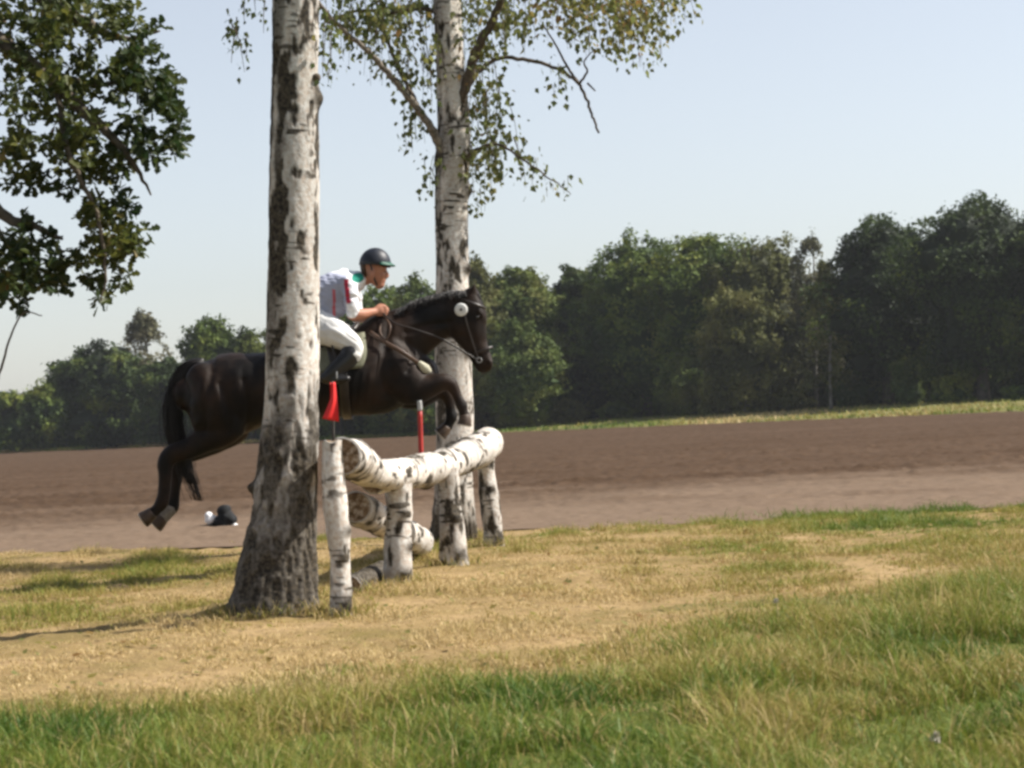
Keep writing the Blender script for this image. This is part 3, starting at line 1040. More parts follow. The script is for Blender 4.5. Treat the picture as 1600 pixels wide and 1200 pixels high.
branch(birch1, [p1(464, -360), p1(370, -480, .2), p1(280, -470, .5)], .030, .008, 'limb')
branch(birch1, [p1(463, -500), p1(520, -640, -.4), p1(600, -640, -.7)], .028, .007, 'limb')
for (px, py, sp, dr, nt, nl, ti, sd) in [(376, 40, 16, 85, 5, 10, .1, .05), (398, -10, 20, 50, 4, 8, .1, .05), (514, 30, 8, 95, 4, 16, .15, .04), (512, 100, 5, 30, 2, 8, .15, .04),
                                         (400, -130, 60, 120, 12, 18, .2, .2), (540, -260, 90, 180, 20, 24, .35, .3), (330, -420, 90, 220, 22, 24, .3, .3), (470, -640, 150, 260, 40, 26, .3, .5), (460, -900, 110, 240, 30, 26, .3, .4), (600, -480, 80, 180, 16, 24, .35, .4)]:
    for q in range(nt):
        hang(cr, tw, p1(px + rng.uniform(-sp, sp), py + rng.uniform(-14, 14), rng.normal(0, sd) - 0.2), dr / 305 * rng.uniform(0.5, 1.05), nl, tint0=ti, size=0.036, spread=0.03)
both = MB()
both.V = cr.V + tw.V
both.n = cr.n + tw.n
both.F = cr.F + [f + cr.n for f in tw.F]
both.M = cr.M + tw.M
both.A = {'tint': cr.A['tint'] + tw.A['tint']}
both.build('crown', [M['birchleaf'], M['twig']], birch1, smooth=False)

# ------------------------------------------------------------------ oak branches at the upper left
DO = 13.0
po = lambda px, py, dd=0.0: P(px, py, DO + dd)
ob = np.array([-5.2, DO + 0.3, 0.0])
ob[2] = float(gz(ob[0], ob[1])[0])
oak = empty('oak_tree', ob, 'oak whose leafy dark green branches hang in at the upper left corner', 'tree')
tr = MB()
tube(tr, [ob - [0, 0, .2], ob + [.05, 0, .8], ob + [.1, 0, 2.2], ob + [.2, 0, 3.6], ob + [.25, .1, 5.4], ob + [.2, .1, 7.0]], .36, .09, 40, 18)
tr.build('trunk', M['oakbark'], oak)
A0 = ob + np.array([.18, 0, 3.3])
branch(oak, [ob + [.15, 0, 2.9], po(-420, 120, .1), po(-160, 170, .1), po(0, 330, .0), po(48, 350, 0), po(98, 374, 0)], .07, .008, 'oakbark')
branch(oak, [A0, po(-300, -60), po(-60, 30), po(60, 110, -.1), po(150, 190, -.1), po(205, 250, -.1), po(236, 305, -.1)], .08, .005, 'oakbark')
branch(oak, [A0 + [0, 0, .5], po(-250, -180, .2), po(-30, -60, .2), po(110, 20, .2), po(190, 60, .2), po(250, 48, .2)], .07, .006, 'oakbark')
branch(oak, [po(60, 110, -.1), po(150, 130, .1), po(230, 130, .15), po(268, 190, .15)], .022, .005, 'oakbark')
branch(oak, [po(90, 140, -.1), po(110, 250, -.25), po(150, 330, -.25), po(165, 420, -.25), po(158, 470, -.25)], .020, .004, 'oakbark')
branch(oak, [po(-160, 170, .1), po(-40, 300, .2), po(20, 400, .2), po(60, 440, .2)], .025, .005, 'oakbark')
branch(oak, [po(-330, 300, -.2), po(-90, 470, -.3), po(-30, 640, -.3), po(0, 580, -.3), po(15, 530, -.3), po(36, 490, -.3), po(66, 493, -.3)], .012, .003, 'twig', .001)
branch(oak, [A0 + [0, 0, 1.2], po(-560, -420, .6), po(-300, -520, 1.0), po(-60, -420, 1.0)], .09, .01, 'oakbark')
branch(oak, [A0 + [0, 0, .3], po(-560, -200, -.8), po(-360, -120, -1.2), po(-200, 60, -1.3)], .08, .01, 'oakbark')
branch(oak, [A0 + [0, 0, .8], ob + [-1.2, .2, 4.6], ob + [-2.4, .3, 4.9]], .10, .01, 'oakbark')
BL = [  # px, py, rx, ry, rosettes, tint, depth spread
    (40, 30, 80, 50, 60, .45, .3), (120, 30, 70, 45, 46, .52, .3), (180, 30, 40, 30, 20, .5, .25), (235, 45, 18, 6, 3, .35, .1),
    (30, 120, 70, 50, 46, .45, .35), (110, 115, 50, 40, 34, .5, .3), (80, 190, 80, 45, 56, .48, .35), (20, 250, 45, 45, 30, .5, .3), (115, 235, 35, 40, 22, .55, .25),
    (225, 95, 36, 26, 30, .25, .2), (245, 140, 36, 30, 32, .2, .2), (185, 130, 34, 30, 24, .35, .2), (275, 185, 16, 16, 11, .2, .12), (270, 225, 16, 16, 11, .2, .12), (235, 235, 18, 18, 10, .2, .12),
    (205, 200, 24, 26, 16, .22, .15), (180, 250, 26, 26, 18, .32, .15), (140, 270, 34, 26, 20, .6, .2), (100, 295, 18, 12, 7, .25, .1), (60, 280, 18, 12, 6, .3, .1),
    (190, 315, 14, 22, 10, .18, .1), (150, 330, 28, 22, 18, .6, .15), (165, 380, 34, 28, 26, .62, .15), (210, 370, 18, 26, 14, .45, .12), (120, 400, 18, 16, 8, .5, .12),
    (140, 440, 14, 14, 6, .35, .1), (190, 435, 14, 10, 5, .45, .1), (160, 466, 10, 18, 5, .4, .08), (170, 410, 16, 14, 7, .6, .1),
    (15, 385, 30, 34, 22, .28, .2), (60, 400, 38, 36, 30, .22, .2), (20, 440, 30, 30, 22, .2, .2), (75, 440, 26, 18, 14, .2, .15), (30, 468, 12, 8, 4, .2, .1), (5, 430, 12, 18, 7, .75, .2), (45, 345, 16, 10, 4, .3, .1),
    (-120, 100, 110, 160, 130, .45, .6), (-120, 380, 90, 70, 60, .35, .4), (-150, -150, 150, 110, 120, .45, .7), (60, -90, 120, 60, 80, .45, .5), (-330, -420, 260, 160, 130, .4, 1.1), (-340, 60, 150, 140, 100, .4, .9), (-620, -300, 260, 200, 120, .4, 1.1),
]
cr = MB()
P0, AX, NM, TI, SZ = [], [], [], [], []
for (px, py, rx, ry, nr, ti, ds) in BL:
    for q in range(int(nr * 1.5)):
        a, r_ = rng.uniform(0, 2 * math.pi), math.sqrt(rng.uniform(0, 1))
        c = po(px + rx * r_ * math.cos(a), py + ry * r_ * math.sin(a), rng.normal(0, ds))
        k = rng.integers(4, 8)
        out = rdir(1)[0] + [0.3, -0.1, 0.1]
        for u in range(k):
            d_ = out * 0.35 + rdir(1)[0]
            P0.append(c + d_ * 0.012)
            AX.append(d_ + [0, 0, -0.25])
            NM.append(rdir(1)[0] * 0.8 + [0.25, 0, 0.9])
            TI.append(np.clip(ti - .05 + rng.normal(0, .17), 0, 1))
            SZ.append(rng.uniform(.038, .078))
leaves(cr, np.array(P0), np.array(AX), np.array(NM), np.array(SZ), np.array(TI), 'oak')
cr.build('crown', M['oakleaf'], oak, smooth=False)

# ------------------------------------------------------------------ the log fence
post_base = [gpt(531, 962), gpt(622, 913), gpt(708, 880), gpt(773, 854)]
fence = empty('log_fence', post_base[0], 'rustic jump of whitewashed birch logs, two thick rails on four posts, beside the near birch', 'fence')
tops = [P(519, 690, post_base[0][1]), P(622, 752, post_base[1][1]), P(697, 728, post_base[2][1]), P(757, 700, post_base[3][1])]
prad = [(.056, .058), (.088, .080), (.090, .075), (.082, .070)]
for i in range(4):
    b_, t_ = post_base[i], tops[i]
    if i > 0:
        t_ = t_ - np.array([0, 0, 0.02])
    mb, _ = bark_trunk([b_ - [0, 0, .12], b_ + (t_ - b_) * .35 + rng.normal(0, .006, 3), b_ + (t_ - b_) * .7, t_], [prad[i][0] * 1.08, prad[i][0], prad[i][1], prad[i][1]], 150, 40, 400 + 20 * i, -1.0, 0.0,
                       knots=[(-0.6 + i, .25 + .1 * i, .035, .008), (0.4 - i, .55, .03, .008), (1.1, .42 + .13 * (i % 2), .03, .006), (-1.5, .16, .045, .01)], dk=0.42 + .2 * (i == 0), dark_side=0.0) if False else bark_trunk([b_ - [0, 0, .12], b_ + (t_ - b_) * .35 + rng.normal(0, .009, 3), b_ + (t_ - b_) * .7 + rng.normal(0, .007, 3), t_], [prad[i][0] * 1.12, prad[i][0], prad[i][1], prad[i][1]], 170, 48, 400 + 20 * i, -1.0, 0.35,
                       knots=[(-0.6 + i, .25 + .1 * i, .04, .014), (0.4 - i, .55, .035, .012), (1.1, .42 + .13 * (i % 2), .035, .012), (0.9, .18, .05, .014)], dk=0.45)
    mb.build('post', [M['birch'], M['cut']], fence)
# far rail: from over the second post to beyond the fourth
dA, dB = post_base[1][1], post_base[3][1]
rail_pts = [P(584, 750, dA - .38), P(606, 743, dA - .05), P(650, 737, dA + .75), P(692, 727, dA + 1.75), P(735, 711, dB - .65), P(763, 692, dB + .2)]
mb, _ = bark_trunk(rail_pts, [.096, .098, .101, .108, .116, .119], 420, 64, 511, -1.0, 0.0, knots=[(1.4, 1.5, .07, .022), (2.2, 2.7, .07, .020), (0.6, .35, .07, .02), (4.4, 2.1, .06, .02), (4.9, 3.3, .08, .025), (4.2, 1.0, .06, .02)], dk=0.5, ref=(0, 0, 1))
mb.build('rail', [M['birch'], M['cut']], fence)
# near rail: from the first post down to the second
rail_pts = [P(534, 713, post_base[0][1] + .17), P(551, 716, post_base[0][1] + .65), P(578, 737, post_base[1][1] - .75), P(614, 744, post_base[1][1] - .15)]
mb, _ = bark_trunk(rail_pts, [.094, .096, .090, .088], 260, 64, 531, -1.0, 0.0, knots=[(1.2, .5, .08, .025), (0.2, 1.0, .06, .02), (2.4, .25, .06, .02), (4.6, .6, .07, .02), (5.0, 1.3, .06, .02)], dk=0.55, ref=(0, 0, 1))
mb.build('rail', [M['birch'], M['cut']], fence)

# logs lying underneath
la, lb = P(556, 792, 13.7), P(654, 848, 16.3)
lb[2] = float(gz(lb[0], lb[1])[0]) + .11
log = empty('birch_log', [la[0], la[1], 0], 'birch log lying under the rails, its round end poking out between the middle posts', 'log', 'loose birch logs under the fence')
mb, _ = bark_trunk([la, (la + lb) / 2, lb], [.092, .100, .106], 240, 48, 551, -1.0, 0, knots=[(.5, .3, .07, .02), (1.9, .5, .07, .02)], dk=0.4, ref=(0, 0, 1))
mb.build('stem', [M['birch'], M['cut']], log)
lc, ld = P(545, 852, 13.2), P(600, 862, 14.4)
lc[2] = float(gz(lc[0], lc[1])[0]) + .05
ld[2] = float(gz(ld[0], ld[1])[0]) + .05
log2 = empty('birch_log', [lc[0], lc[1], 0], 'short dark broken birch log lying on the grass between the first two posts', 'log', 'loose birch logs under the fence')
mb, _ = bark_trunk([lc, (lc + ld) / 2, ld], [.058, .06, .055], 120, 36, 571, 3.0, 0, knots=[(.5, .3, .07, .02)], dk=1.2, ref=(0, 0, 1))
mb.build('stem', [M['birch'], M['cut']], log2)

# uncut grass round the feet of the trunks, posts and logs
tx, ty = [], []
for (bp, r_, k_) in [(b1, .30, 900), (b2, .26, 500), (la, .3, 120), (lb, .16, 160), (lc, .14, 160), (ld, .12, 140)] + [(q_, .10, 260) for q_ in post_base]:
    a_ = rng.uniform(0, 2 * math.pi, k_)
    rr_ = r_ + np.abs(rng.normal(0, .07, k_)) - .02
    tx.append(bp[0] + np.cos(a_) * rr_)
    ty.append(bp[1] + np.sin(a_) * rr_)
tx, ty = np.concatenate(tx), np.concatenate(ty)
n = len(tx)
V, Q, T, a = blades(tx, ty, rng.uniform(.03, .12, n), rng.uniform(.0018, .004, n), rng.uniform(.2, 1.4, n), np.clip(rng.normal(.62, .18, n), .1, 1), 3)
tf = mesh_np('uncut_grass', V, [Q, T], M['grass'], attrs={'tint': a}, smooth=False)
tag(tf, 'uncut grass standing round the feet of the birches and fence posts', 'grass', kind='stuff')

# flag markers
M['red'] = plain('red_flag_cloth', (0.60, 0.022, 0.022), 0.6, 0.3, 0.12, 8)
M['redp'] = plain('red_paint', (0.36, 0.03, 0.025), 0.5, 0.3, 0.2, 12)
M['whitep'] = plain('white_paint', (0.62, 0.62, 0.60), 0.5, 0.3, 0.1, 12)
M['darkp'] = plain('dark_painted_pole', (0.05, 0.045, 0.04), 0.6, 0.3, 0.3, 20)
df = post_base[0][1]
flag = empty('jump_flag', P(521, 692, df), 'bright red flag on a short stick at the top of the first fence post', 'flag')
mb = MB()
tube(mb, [P(521, 694, df), P(520, 640, df), P(519, 596, df)], .008, .007, 8, 10)
mb.build('stick', M['darkp'], flag)
gu, gv = np.meshgrid(np.linspace(0, 1, 14), np.linspace(0, 1, 14))
L_ = np.array([P(516 - 3 * v, 597 + 58 * v, df) for v in gv.ravel()])
uu, vv = gu.ravel(), gv.ravel()
left = np.array([P(518 - (2 + 12 * max(0, v - .45) / .55), 598 + 56 * v, df - .02) for v in vv])
rightp = np.array([P(524 + 6 * v, 597 + 62 * v, df - .012) for v in vv])
V = left + (rightp - left) * uu[:, None]
V[:, 1] += 0.012 * np.sin(uu * 7 + vv * 3) - 0.012
k = np.arange(14 * 13).reshape(13, 14)[:, :13]
F = np.stack([k, k + 1, k + 15, k + 14], -1).reshape(-1, 4)
Vb = V + [0, .003, 0]
edge_l = list(range(14)) + [14 * i + 13 for i in range(1, 14)] + [14 * 13 + i for i in range(12, -1, -1)] + [14 * i for i in range(12, 0, -1)]
E = np.array([[edge_l[i], edge_l[(i + 1) % len(edge_l)]] for i in range(len(edge_l))])
S = np.stack([E[:, 1], E[:, 0], E[:, 0] + 196, E[:, 1] + 196], 1)
mesh_np('flag_cloth', np.vstack([V, Vb]), [F, F[:, ::-1] + 196, S], M['red'], flag)

dp = 15.2
pole = empty('marker_pole', P(657, 712, dp), 'thin red marker pole with white tip standing behind the thick rail', 'marker pole')
mb = MB()
tube(mb, [P(658, 716, dp), P(657, 680, dp), P(656, 642, dp)], .017, .016, 8, 12)
mb.build('shaft', M['redp'], pole)
mb = MB()
tube(mb, [P(656, 642, dp), P(656, 634, dp), P(655, 626, dp)], .0165, .015, 6, 12)
mb.build('tip', plain('weathered_white_paint', (0.38, 0.38, 0.37), 0.6, 0.3, 0.2, 30), pole)

# ------------------------------------------------------------------ the horse
DH = 16.0
S = DH / FPX        # metres per photograph pixel at the horse


def hp(px, py, off=0.0):
    """off: pixels towards (-) or away from (+) the camera"""
    q = P(px, py, DH)
    q[1] += off * S
    return q


def chain(mb, rows, n=None, segs=18, round_caps=True):
    """rows: px, py, offset, half-thickness in the picture plane, half-width in depth (all in pixels)"""
    rows = resample(np.array(rows, float), n or len(rows) * 4)
    c = np.array([hp(r[0], r[1], r[2]) for r in rows])
    V, F = loft(c, np.abs(rows[:, 3]) * S, np.abs(rows[:, 4]) * S, segs, (0, 1, 0), True, round_caps)
    mb.add(V, F)
    return c


TORSO = np.array([
    (292, 616, 0, 28, 24), (312, 617, 0, 51, 46), (345, 620, 0, 65, 60), (388, 610, 0, 62, 63), (440, 595, 0, 48, 58),
    (500, 594, 0, 60, 66), (550, 587, 0, 63, 64), (597, 580, 0, 66, 54), (632, 580, 0, 55, 44), (660, 584, 0, 28, 30)], float)
t = NT('horse_coat', 0.52, 0.15)
co = t.coord()
n1 = t.noise(co, 3.5, 3)
n2 = t.noise(t.coord((1, 1, 4)), 60, 3)
t.color(t.mix(t.ramp(n1, [(0.42, (0, 0, 0)), (0.72, (1, 1, 1))]), (0.0035, 0.0025, 0.002), (0.030, 0.0165, 0.010)))
n3 = t.noise(co, 9, 4)
n4 = t.n('ShaderNodeMath', operation='ADD')
t.l(n2, n4.inputs[0])
t.l(n3, n4.inputs[1])
t.bump(n4.outputs[0], 0.25, 0.02)
M['coat'] = t.m
M['hair'] = plain('horse_hair', (0.008, 0.006, 0.005), 0.5, 0.4, 0.4, 60)
M['hoof'] = plain('hoof_horn', (0.055, 0.034, 0.021), 0.55, 0.4, 0.5, 25)
M['shoe'] = plain('pale_hoof_sole', (0.42, 0.37, 0.30), 0.5, 0.4, 0.3, 30)
horse = empty('horse', gpt(500, 880), 'dark brown horse in mid-leap over the log fence, head up and tail streaming', 'horse')
mb = MB()
chain(mb, TORSO, 60, 40)
for sd in (-1, 1):      # muscle masses
    chain(mb, [(318, 590, 26 * sd, 26, 22), (340, 615, 34 * sd, 44, 30), (350, 648, 33 * sd, 40, 30), (364, 670, 32 * sd, 20, 22)])
    chain(mb, [(606, 545, 22 * sd, 26, 20), (620, 575, 30 * sd, 34, 22), (640, 600, 30 * sd, 30, 20)])
    chain(mb, [(668, 578, 14 * sd, 14, 16), (650, 590, 18 * sd, 24, 20)])
# neck and head
chain(mb, [(585, 556, 0, 52, 42), (612, 538, 0, 54, 34), (640, 520, 0, 45, 26), (672, 503, 0, 37, 21), (702, 491, 0, 32, 18), (724, 484, 0, 25, 16)])
chain(mb, [(737, 464, 0, 15, 15), (734, 482, 0, 27, 17), (732, 505, 0, 31, 17), (740, 528, 0, 24, 14), (750, 548, 0, 17, 11.5), (757, 562, 0, 14.5, 11.5), (760, 573, 0, 10.5, 10)])
chain(mb, [(712, 508, 0, 17, 14), (720, 522, 0, 15, 13), (736, 548, 0, 9, 9), (747, 573, 0, 6.5, 8), (754, 580, 0, 5, 7)])
for sd in (-1, 1):
    chain(mb, [(716, 502, 11 * sd, 18, 7), (722, 517, 11 * sd, 14, 6)])            # cheeks
    chain(mb, [(748, 486, 12 * sd, 5, 5), (752, 492, 12 * sd, 4, 4)])              # brow bone
    chain(mb, [(766, 566, 8 * sd, 5, 5), (767, 572, 7 * sd, 4, 4)])                # nostril wings
    # ears
    rows = [(738, 462, 8 * sd, 6, 5), (740, 453, 10 * sd, 5.5, 4), (742, 445, 11 * sd, 2.2, 1.6)]
    chain(mb, rows, 8, 10, True)
# forelegs
FL = [
    (-28, [(628, 592, 36, 24), (646, 606, 29, 20), (668, 605, 20, 16), (688, 599, 15, 13), (701, 599, 13.5, 12), (710, 608, 9.5, 9), (717, 622, 8, 7.5), (722, 634, 9.5, 8.5), (724, 643, 7, 7), (726, 649, 8, 8)], [(726, 648, 8.5, 9), (727, 656, 10, 11), (726, 664, 11.5, 12)]),
    (26, [(622, 600, 34, 24), (642, 614, 27, 20), (664, 616, 19, 16), (682, 611, 14, 13), (694, 613, 13, 12), (700, 624, 9.5, 9), (703, 640, 8, 7.5), (704, 652, 9.5, 8.5), (701, 661, 7, 7), (698, 667, 8, 8)], [(698, 666, 8.5, 9), (693, 673, 10, 11), (687, 679, 11.5, 12)]),
]
HL = [
    (-30, [(342, 640, 48, 32), (354, 658, 38, 28), (344, 674, 29, 22), (322, 688, 22, 17), (298, 701, 17, 13), (274, 709, 15.5, 12), (264, 722, 14, 11), (263, 742, 10.5, 9), (261, 766, 9.5, 8.5), (257, 784, 11.5, 10), (250, 794, 9, 8.5), (243, 800, 9, 9)], [(244, 799, 9.5, 10), (236, 806, 11.5, 12), (229, 811, 13, 13)]),
    (28, [(344, 643, 48, 32), (357, 661, 36, 28), (347, 676, 28, 22), (328, 690, 21, 17), (304, 704, 16, 13), (282, 711, 15, 12), (273, 726, 14, 11), (272, 748, 10.5, 9), (269, 774, 9.5, 8.5), (265, 793, 11.5, 10), (257, 803, 9, 8.5), (250, 809, 9, 9)], [(251, 808, 9.5, 10), (245, 816, 11.5, 12), (239, 822, 13, 13)]),
]
for off, rows, hoof in FL + HL:
    chain(mb, [(r[0], r[1], off, r[2], r[3]) for r in rows], len(rows) * 5)
body = mb.build('body', M['coat'], horse)
remesh(body, 0.011, 5)
sk = MB()
chain(sk, [(263, 796, 28, 11, 10.5), (256, 804, 28, 10, 9.6), (250, 810, 28, 10.4, 10)], 8, 16)
sk.build('sock', plain('pale_pastern_hair', (0.20, 0.18, 0.155), 0.8, 0.2, 0.3, 40), horse)


def relief(o, fn):
    """push the surface in or out along its normals"""
    me = o.data
    n_ = len(me.vertices)
    co_ = np.empty(n_ * 3, np.float32)
    no_ = np.empty(n_ * 3, np.float32)
    me.vertices.foreach_get('co', co_)
    me.vertices.foreach_get('normal', no_)
    co_ = co_.reshape(-1, 3)
    me.vertices.foreach_set('co', (co_ + no_.reshape(-1, 3) * fn(co_)[:, None]).astype(np.float32).ravel())
    me.update()


def muscle(co_):
    """grooves between the big muscles, ribs under the skin, small unevenness"""
    rel = (co_ - hp(480, 600)) / S
    px, pz = 480 + rel[:, 0], 600 - rel[:, 2]
    off = rel[:, 1]

    def groove(pts, w_, dep):
        pts = resample(np.array(pts, float), 40)
        dd = np.min((px[:, None] - pts[None, :, 0]) ** 2 + (pz[:, None] - pts[None, :, 1]) ** 2, 1)
        return -dep * np.exp(-dd / (w_ * w_))
    side = sstep(12, 30, np.abs(off))
    d_ = (fbm(co_ * 6.0, 21, 3) - .5) * 0.020 + (fbm(co_ * np.array([16, 16, 9]), 23, 2) - .5) * 0.007
    d_ += side * groove([(612, 520), (606, 556), (598, 592), (606, 622)], 6, .018)       # behind the shoulder
    d_ += side * groove([(640, 540), (648, 566), (640, 588)], 5, .014)
    d_ += side * groove([(338, 575), (330, 620), (322, 664)], 6, .016)                    # between the thigh muscles
    d_ += side * groove([(388, 590), (392, 630), (388, 668)], 6, .016)
    d_ += side * groove([(352, 596), (362, 632), (360, 668)], 5, .010)
    d_ += groove([(640, 528), (675, 519), (706, 516)], 5, .012) * sstep(6, 14, np.abs(off))   # throat groove
    d_ += groove([(612, 512), (650, 492), (690, 476)], 5, .008) * sstep(6, 14, np.abs(off))
    ribs = np.sin((px - 470) * .52 + (pz - 600) * .1) * .0035 * side * sstep(470, 500, px) * (1 - sstep(570, 595, px)) * sstep(575, 600, pz)
    return d_ + ribs


relief(body, muscle)
for off, rows, hoof in FL + HL:
    hm = MB()
    chain(hm, [(r[0], r[1], off, r[2], r[3]) for r in hoof], 8, 16, False)
    ho = hm.build('hoof', M['hoof'], horse)
    # pale sole plate with the shoe
    (x0, y0, _, _), (x1, y1, r1, r2) = hoof[1], hoof[2]
    dx, dy = (x1 - x0), (y1 - y0)
    L_ = math.hypot(dx, dy)
    sm = MB()
    chain(sm, [(x1 + dx / L_ * .3, y1 + dy / L_ * .3, off, r1 * .98, r2 * .98), (x1 + dx / L_ * 1.8, y1 + dy / L_ * 1.8, off, r1 * .96, r2 * .96)], 3, 16, False)
    sm.build('sole', M['shoe'], ho)
for sd in (-1, 1):
    V, F = ellipsoid(hp(746, 496, 15.2 * sd), np.array([3.0, 2.0, 2.8]) * S, 10, 8)
    e_ = MB().add(V, F)
    e_.build('eye', plain('eye_gloss', (0.01, 0.008, 0.007), 0.1, 0.6), horse)
# tail: many strands
mb = MB()
tp = np.array([(318, 566, 0), (299, 567, 0), (283, 582, 0), (274, 612, 0), (271, 650, 0), (277, 690, 0), (289, 728, 0), (300, 756, 0), (309, 782, 0)], float)
wd = np.array([4, 6, 8, 11, 13, 13, 9, 7, 5], float)
for q in range(240):
    u, v = rng.normal(0, .5, 2)
    fr = rng.uniform(0.72, 1.0)
    rows = tp.copy()
    rows[:, 0] += u * wd + rng.normal(0, 1.2, 9)
    rows[:, 1] += u * wd * 0.2
    rows[:, 0] = np.clip(rows[:, 0], tp[:, 0] - 1.5 * wd, tp[:, 0] + 1.8 * wd)
    rows[4:, 0] += np.cumsum(rng.normal(0, 2.2, 5))
    rows[:, 2] += v * wd * 0.9
    kk = max(4, int(9 * fr + rng.uniform(0, 1)))
    c = resample(rows[:kk], 20)
    pts = np.array([hp(*r) for r in c])
    rr = np.linspace(1.2, .25, 20) * S
    V, F = loft(pts, rr, segs=5)
    mb.add(V, F)
core = resample(np.column_stack([tp[:7], np.array([6, 6, 6, 6, 6, 4, 1]) * 1.0]), 24)
V, F = loft(np.array([hp(*r[:3]) for r in core]), core[:, 3] * S, core[:, 3] * .7 * S, 10)
mb.add(V, F)
mb.build('tail', M['hair'], horse)
# mane along the crest, lying to the far side with a fringe on the near
mb = MB()
crest = resample(np.array([(598, 508, 0), (625, 486, 0), (655, 470, 0), (685, 461, 0), (712, 456, 0), (732, 456, 0)], float), 90)
for i, r in enumerate(crest):
    for q in range(3):
        sd = rng.choice([-1, 1], p=[.35, .65])
        l = rng.uniform(8, 16)
        p_ = [hp(r[0], r[1] + 2, 0), hp(r[0] - 3 + rng.normal(0, 1.5), r[1] - 1.2, 5 * sd), hp(r[0] - 5 + rng.normal(0, 2), r[1] + l * .35, 15 * sd), hp(r[0] - 5 + rng.normal(0, 3), r[1] + l, 19 * sd)]
        V, F = loft(resample(np.array(p_), 8), np.linspace(1.3, .4, 8) * S, segs=4)
        mb.add(V, F)
for q in range(14):      # forelock
    mb.add(*loft(resample(np.array([hp(741, 456, rng.normal(0, 3)), hp(749, 462, rng.normal(0, 4)), hp(752 + rng.normal(0, 2), 480, rng.normal(0, 5))]), 6), np.linspace(1.3, .4, 6) * S, segs=4))
mb.build('mane', M['hair'], horse)

# ------------------------------------------------------------------ saddle and bridle
M['leather'] = plain('dark_leather', (0.018, 0.012, 0.009), 0.4, 0.5, 0.4, 30)
M['brownleather'] = plain('brown_leather', (0.07, 0.038, 0.022), 0.4, 0.5, 0.3, 30)
M['pad'] = plain('saddle_pad', (0.16, 0.16, 0.11), 0.8, 0.2, 0.2, 30)
M['fleece'] = plain('cream_fleece', (0.50, 0.48, 0.37), 0.9, 0.1, 0.15, 90, 0.5)
M['steel'] = plain('bright_steel', (0.30, 0.30, 0.30), 0.3, 0.6, 0.1, 30)


def torso_pts(u, ang, off):
    """point on the trunk: u picture x, ang from the top (0) round the near side (+) to the belly, off metres outward"""
    u, ang, off = np.broadcast_arrays(*[np.asarray(v, float) for v in (u, ang, off)])
    T = TORSO
    py = np.interp(u, T[:, 0], T[:, 1])
    r = np.interp(u, T[:, 0], T[:, 3]) * S + off
    w_ = np.interp(u, T[:, 0], T[:, 4]) * S + off
    out = np.empty(u.shape + (3,))
    for ix in np.ndindex(u.shape):
        c = hp(u[ix], py[ix])
        out[ix] = c + np.array([0, -math.sin(ang[ix]) * w_[ix], math.cos(ang[ix]) * r[ix]])
    return out


def shell(u0f, u1f, a0, a1, off, thick, n=22, m=14):
    """a sheet of leather or cloth lying on the trunk between two edges given as functions of the angle"""
    A = np.linspace(a0, a1, n)
    G = np.array([np.linspace(u0f(a), u1f(a), m) for a in A])
    AA = np.repeat(A[:, None], m, 1)
    o = torso_pts(G, AA, off + thick).reshape(-1, 3)
    i_ = torso_pts(G, AA, off).reshape(-1, 3)
    k = (np.arange(n - 1)[:, None] * m + np.arange(m - 1)[None])
    F = np.stack([k, k + 1, k + m + 1, k + m], -1).reshape(-1, 4)
    N = n * m
    el = list(range(m)) + [m * q + m - 1 for q in range(1, n)] + [m * (n - 1) + q for q in range(m - 2, -1, -1)] + [m * q for q in range(n - 2, 0, -1)]
    E = np.array([[el[q], el[(q + 1) % len(el)]] for q in range(len(el))])
    return np.vstack([o, i_]), [F, F[:, ::-1] + N, np.stack([E[:, 1], E[:, 0], E[:, 0] + N, E[:, 1] + N], 1)]


saddle = empty('saddle', hp(530, 525), 'dark leather jumping saddle with pale-edged pad and breastplate on the horse', 'saddle')
rnd = lambda a, w_: w_ * max(0.0, abs(a) - 1.0) ** 2
V, F = shell(lambda a: 478 + rnd(a, 60), lambda a: 572 - rnd(a, 50) + 6 * abs(a), -1.45, 1.45, .012, .012, 40, 16)
MB().add(V, F).build('saddle_pad', M['pad'], saddle)
for sd in (-1, 1):
    V, F = shell(lambda a: 505 + 14 * abs(a), lambda a: 548 + 16 * math.sin(min(1.5, abs(a)) * 1.9), .35 * sd, 1.35 * sd, .028, .010)
    MB().add(V, F).build('flap', M['leather'], saddle)
mb = MB()
V, F = shell(lambda a: 486 + 10 * abs(a), lambda a: 560 - 4 * abs(a), -.75, .75, .03, .03, 24, 16)
mb.add(V, F)
chain(mb, [(484, 527, 0, 6, 26), (492, 524, 0, 8, 30), (505, 528, 0, 7, 24)])
chain(mb, [(552, 519, -18, 5, 8), (556, 512, 0, 6, 10), (552, 519, 18, 5, 8)])
mb.build('seat', M['leather'], saddle)
V, F = shell(lambda a: 534, lambda a: 548, 1.1, 2 * math.pi - 1.1, .014, .006, 44, 5)
MB().add(V, F).build('girth', M['leather'], saddle)
mb = MB()
for sd in (-1, 1):
    pts = np.array([hp(580, 520, 40 * sd), hp(604, 536, 46 * sd), hp(630, 551, 49 * sd), hp(652, 566, 40 * sd), hp(672, 580, 20 * sd), hp(681, 586, 0)])
    V, F = loft(resample(pts, 26), np.full(26, 3.2 * S), np.full(26, 1.2 * S), 8, (0, 1, 0))
    mb.add(V, F)
mb.build('breastplate', M['brownleather'], saddle)
mb = MB()
chain(mb, [(658, 569, -37, 4.5, 4), (666, 577, -32, 7.5, 5), (672, 581, -25, 4.5, 4)], 12, 14)
mb.build('breast_sleeve', M['fleece'], saddle)
mb = MB()
sx, sy = 540, 584
tube(mb, [hp(524, 540, -70), hp(530, 560, -78), hp(537, 578, -82)], 1.6 * S, 1.6 * S, 8, 6)
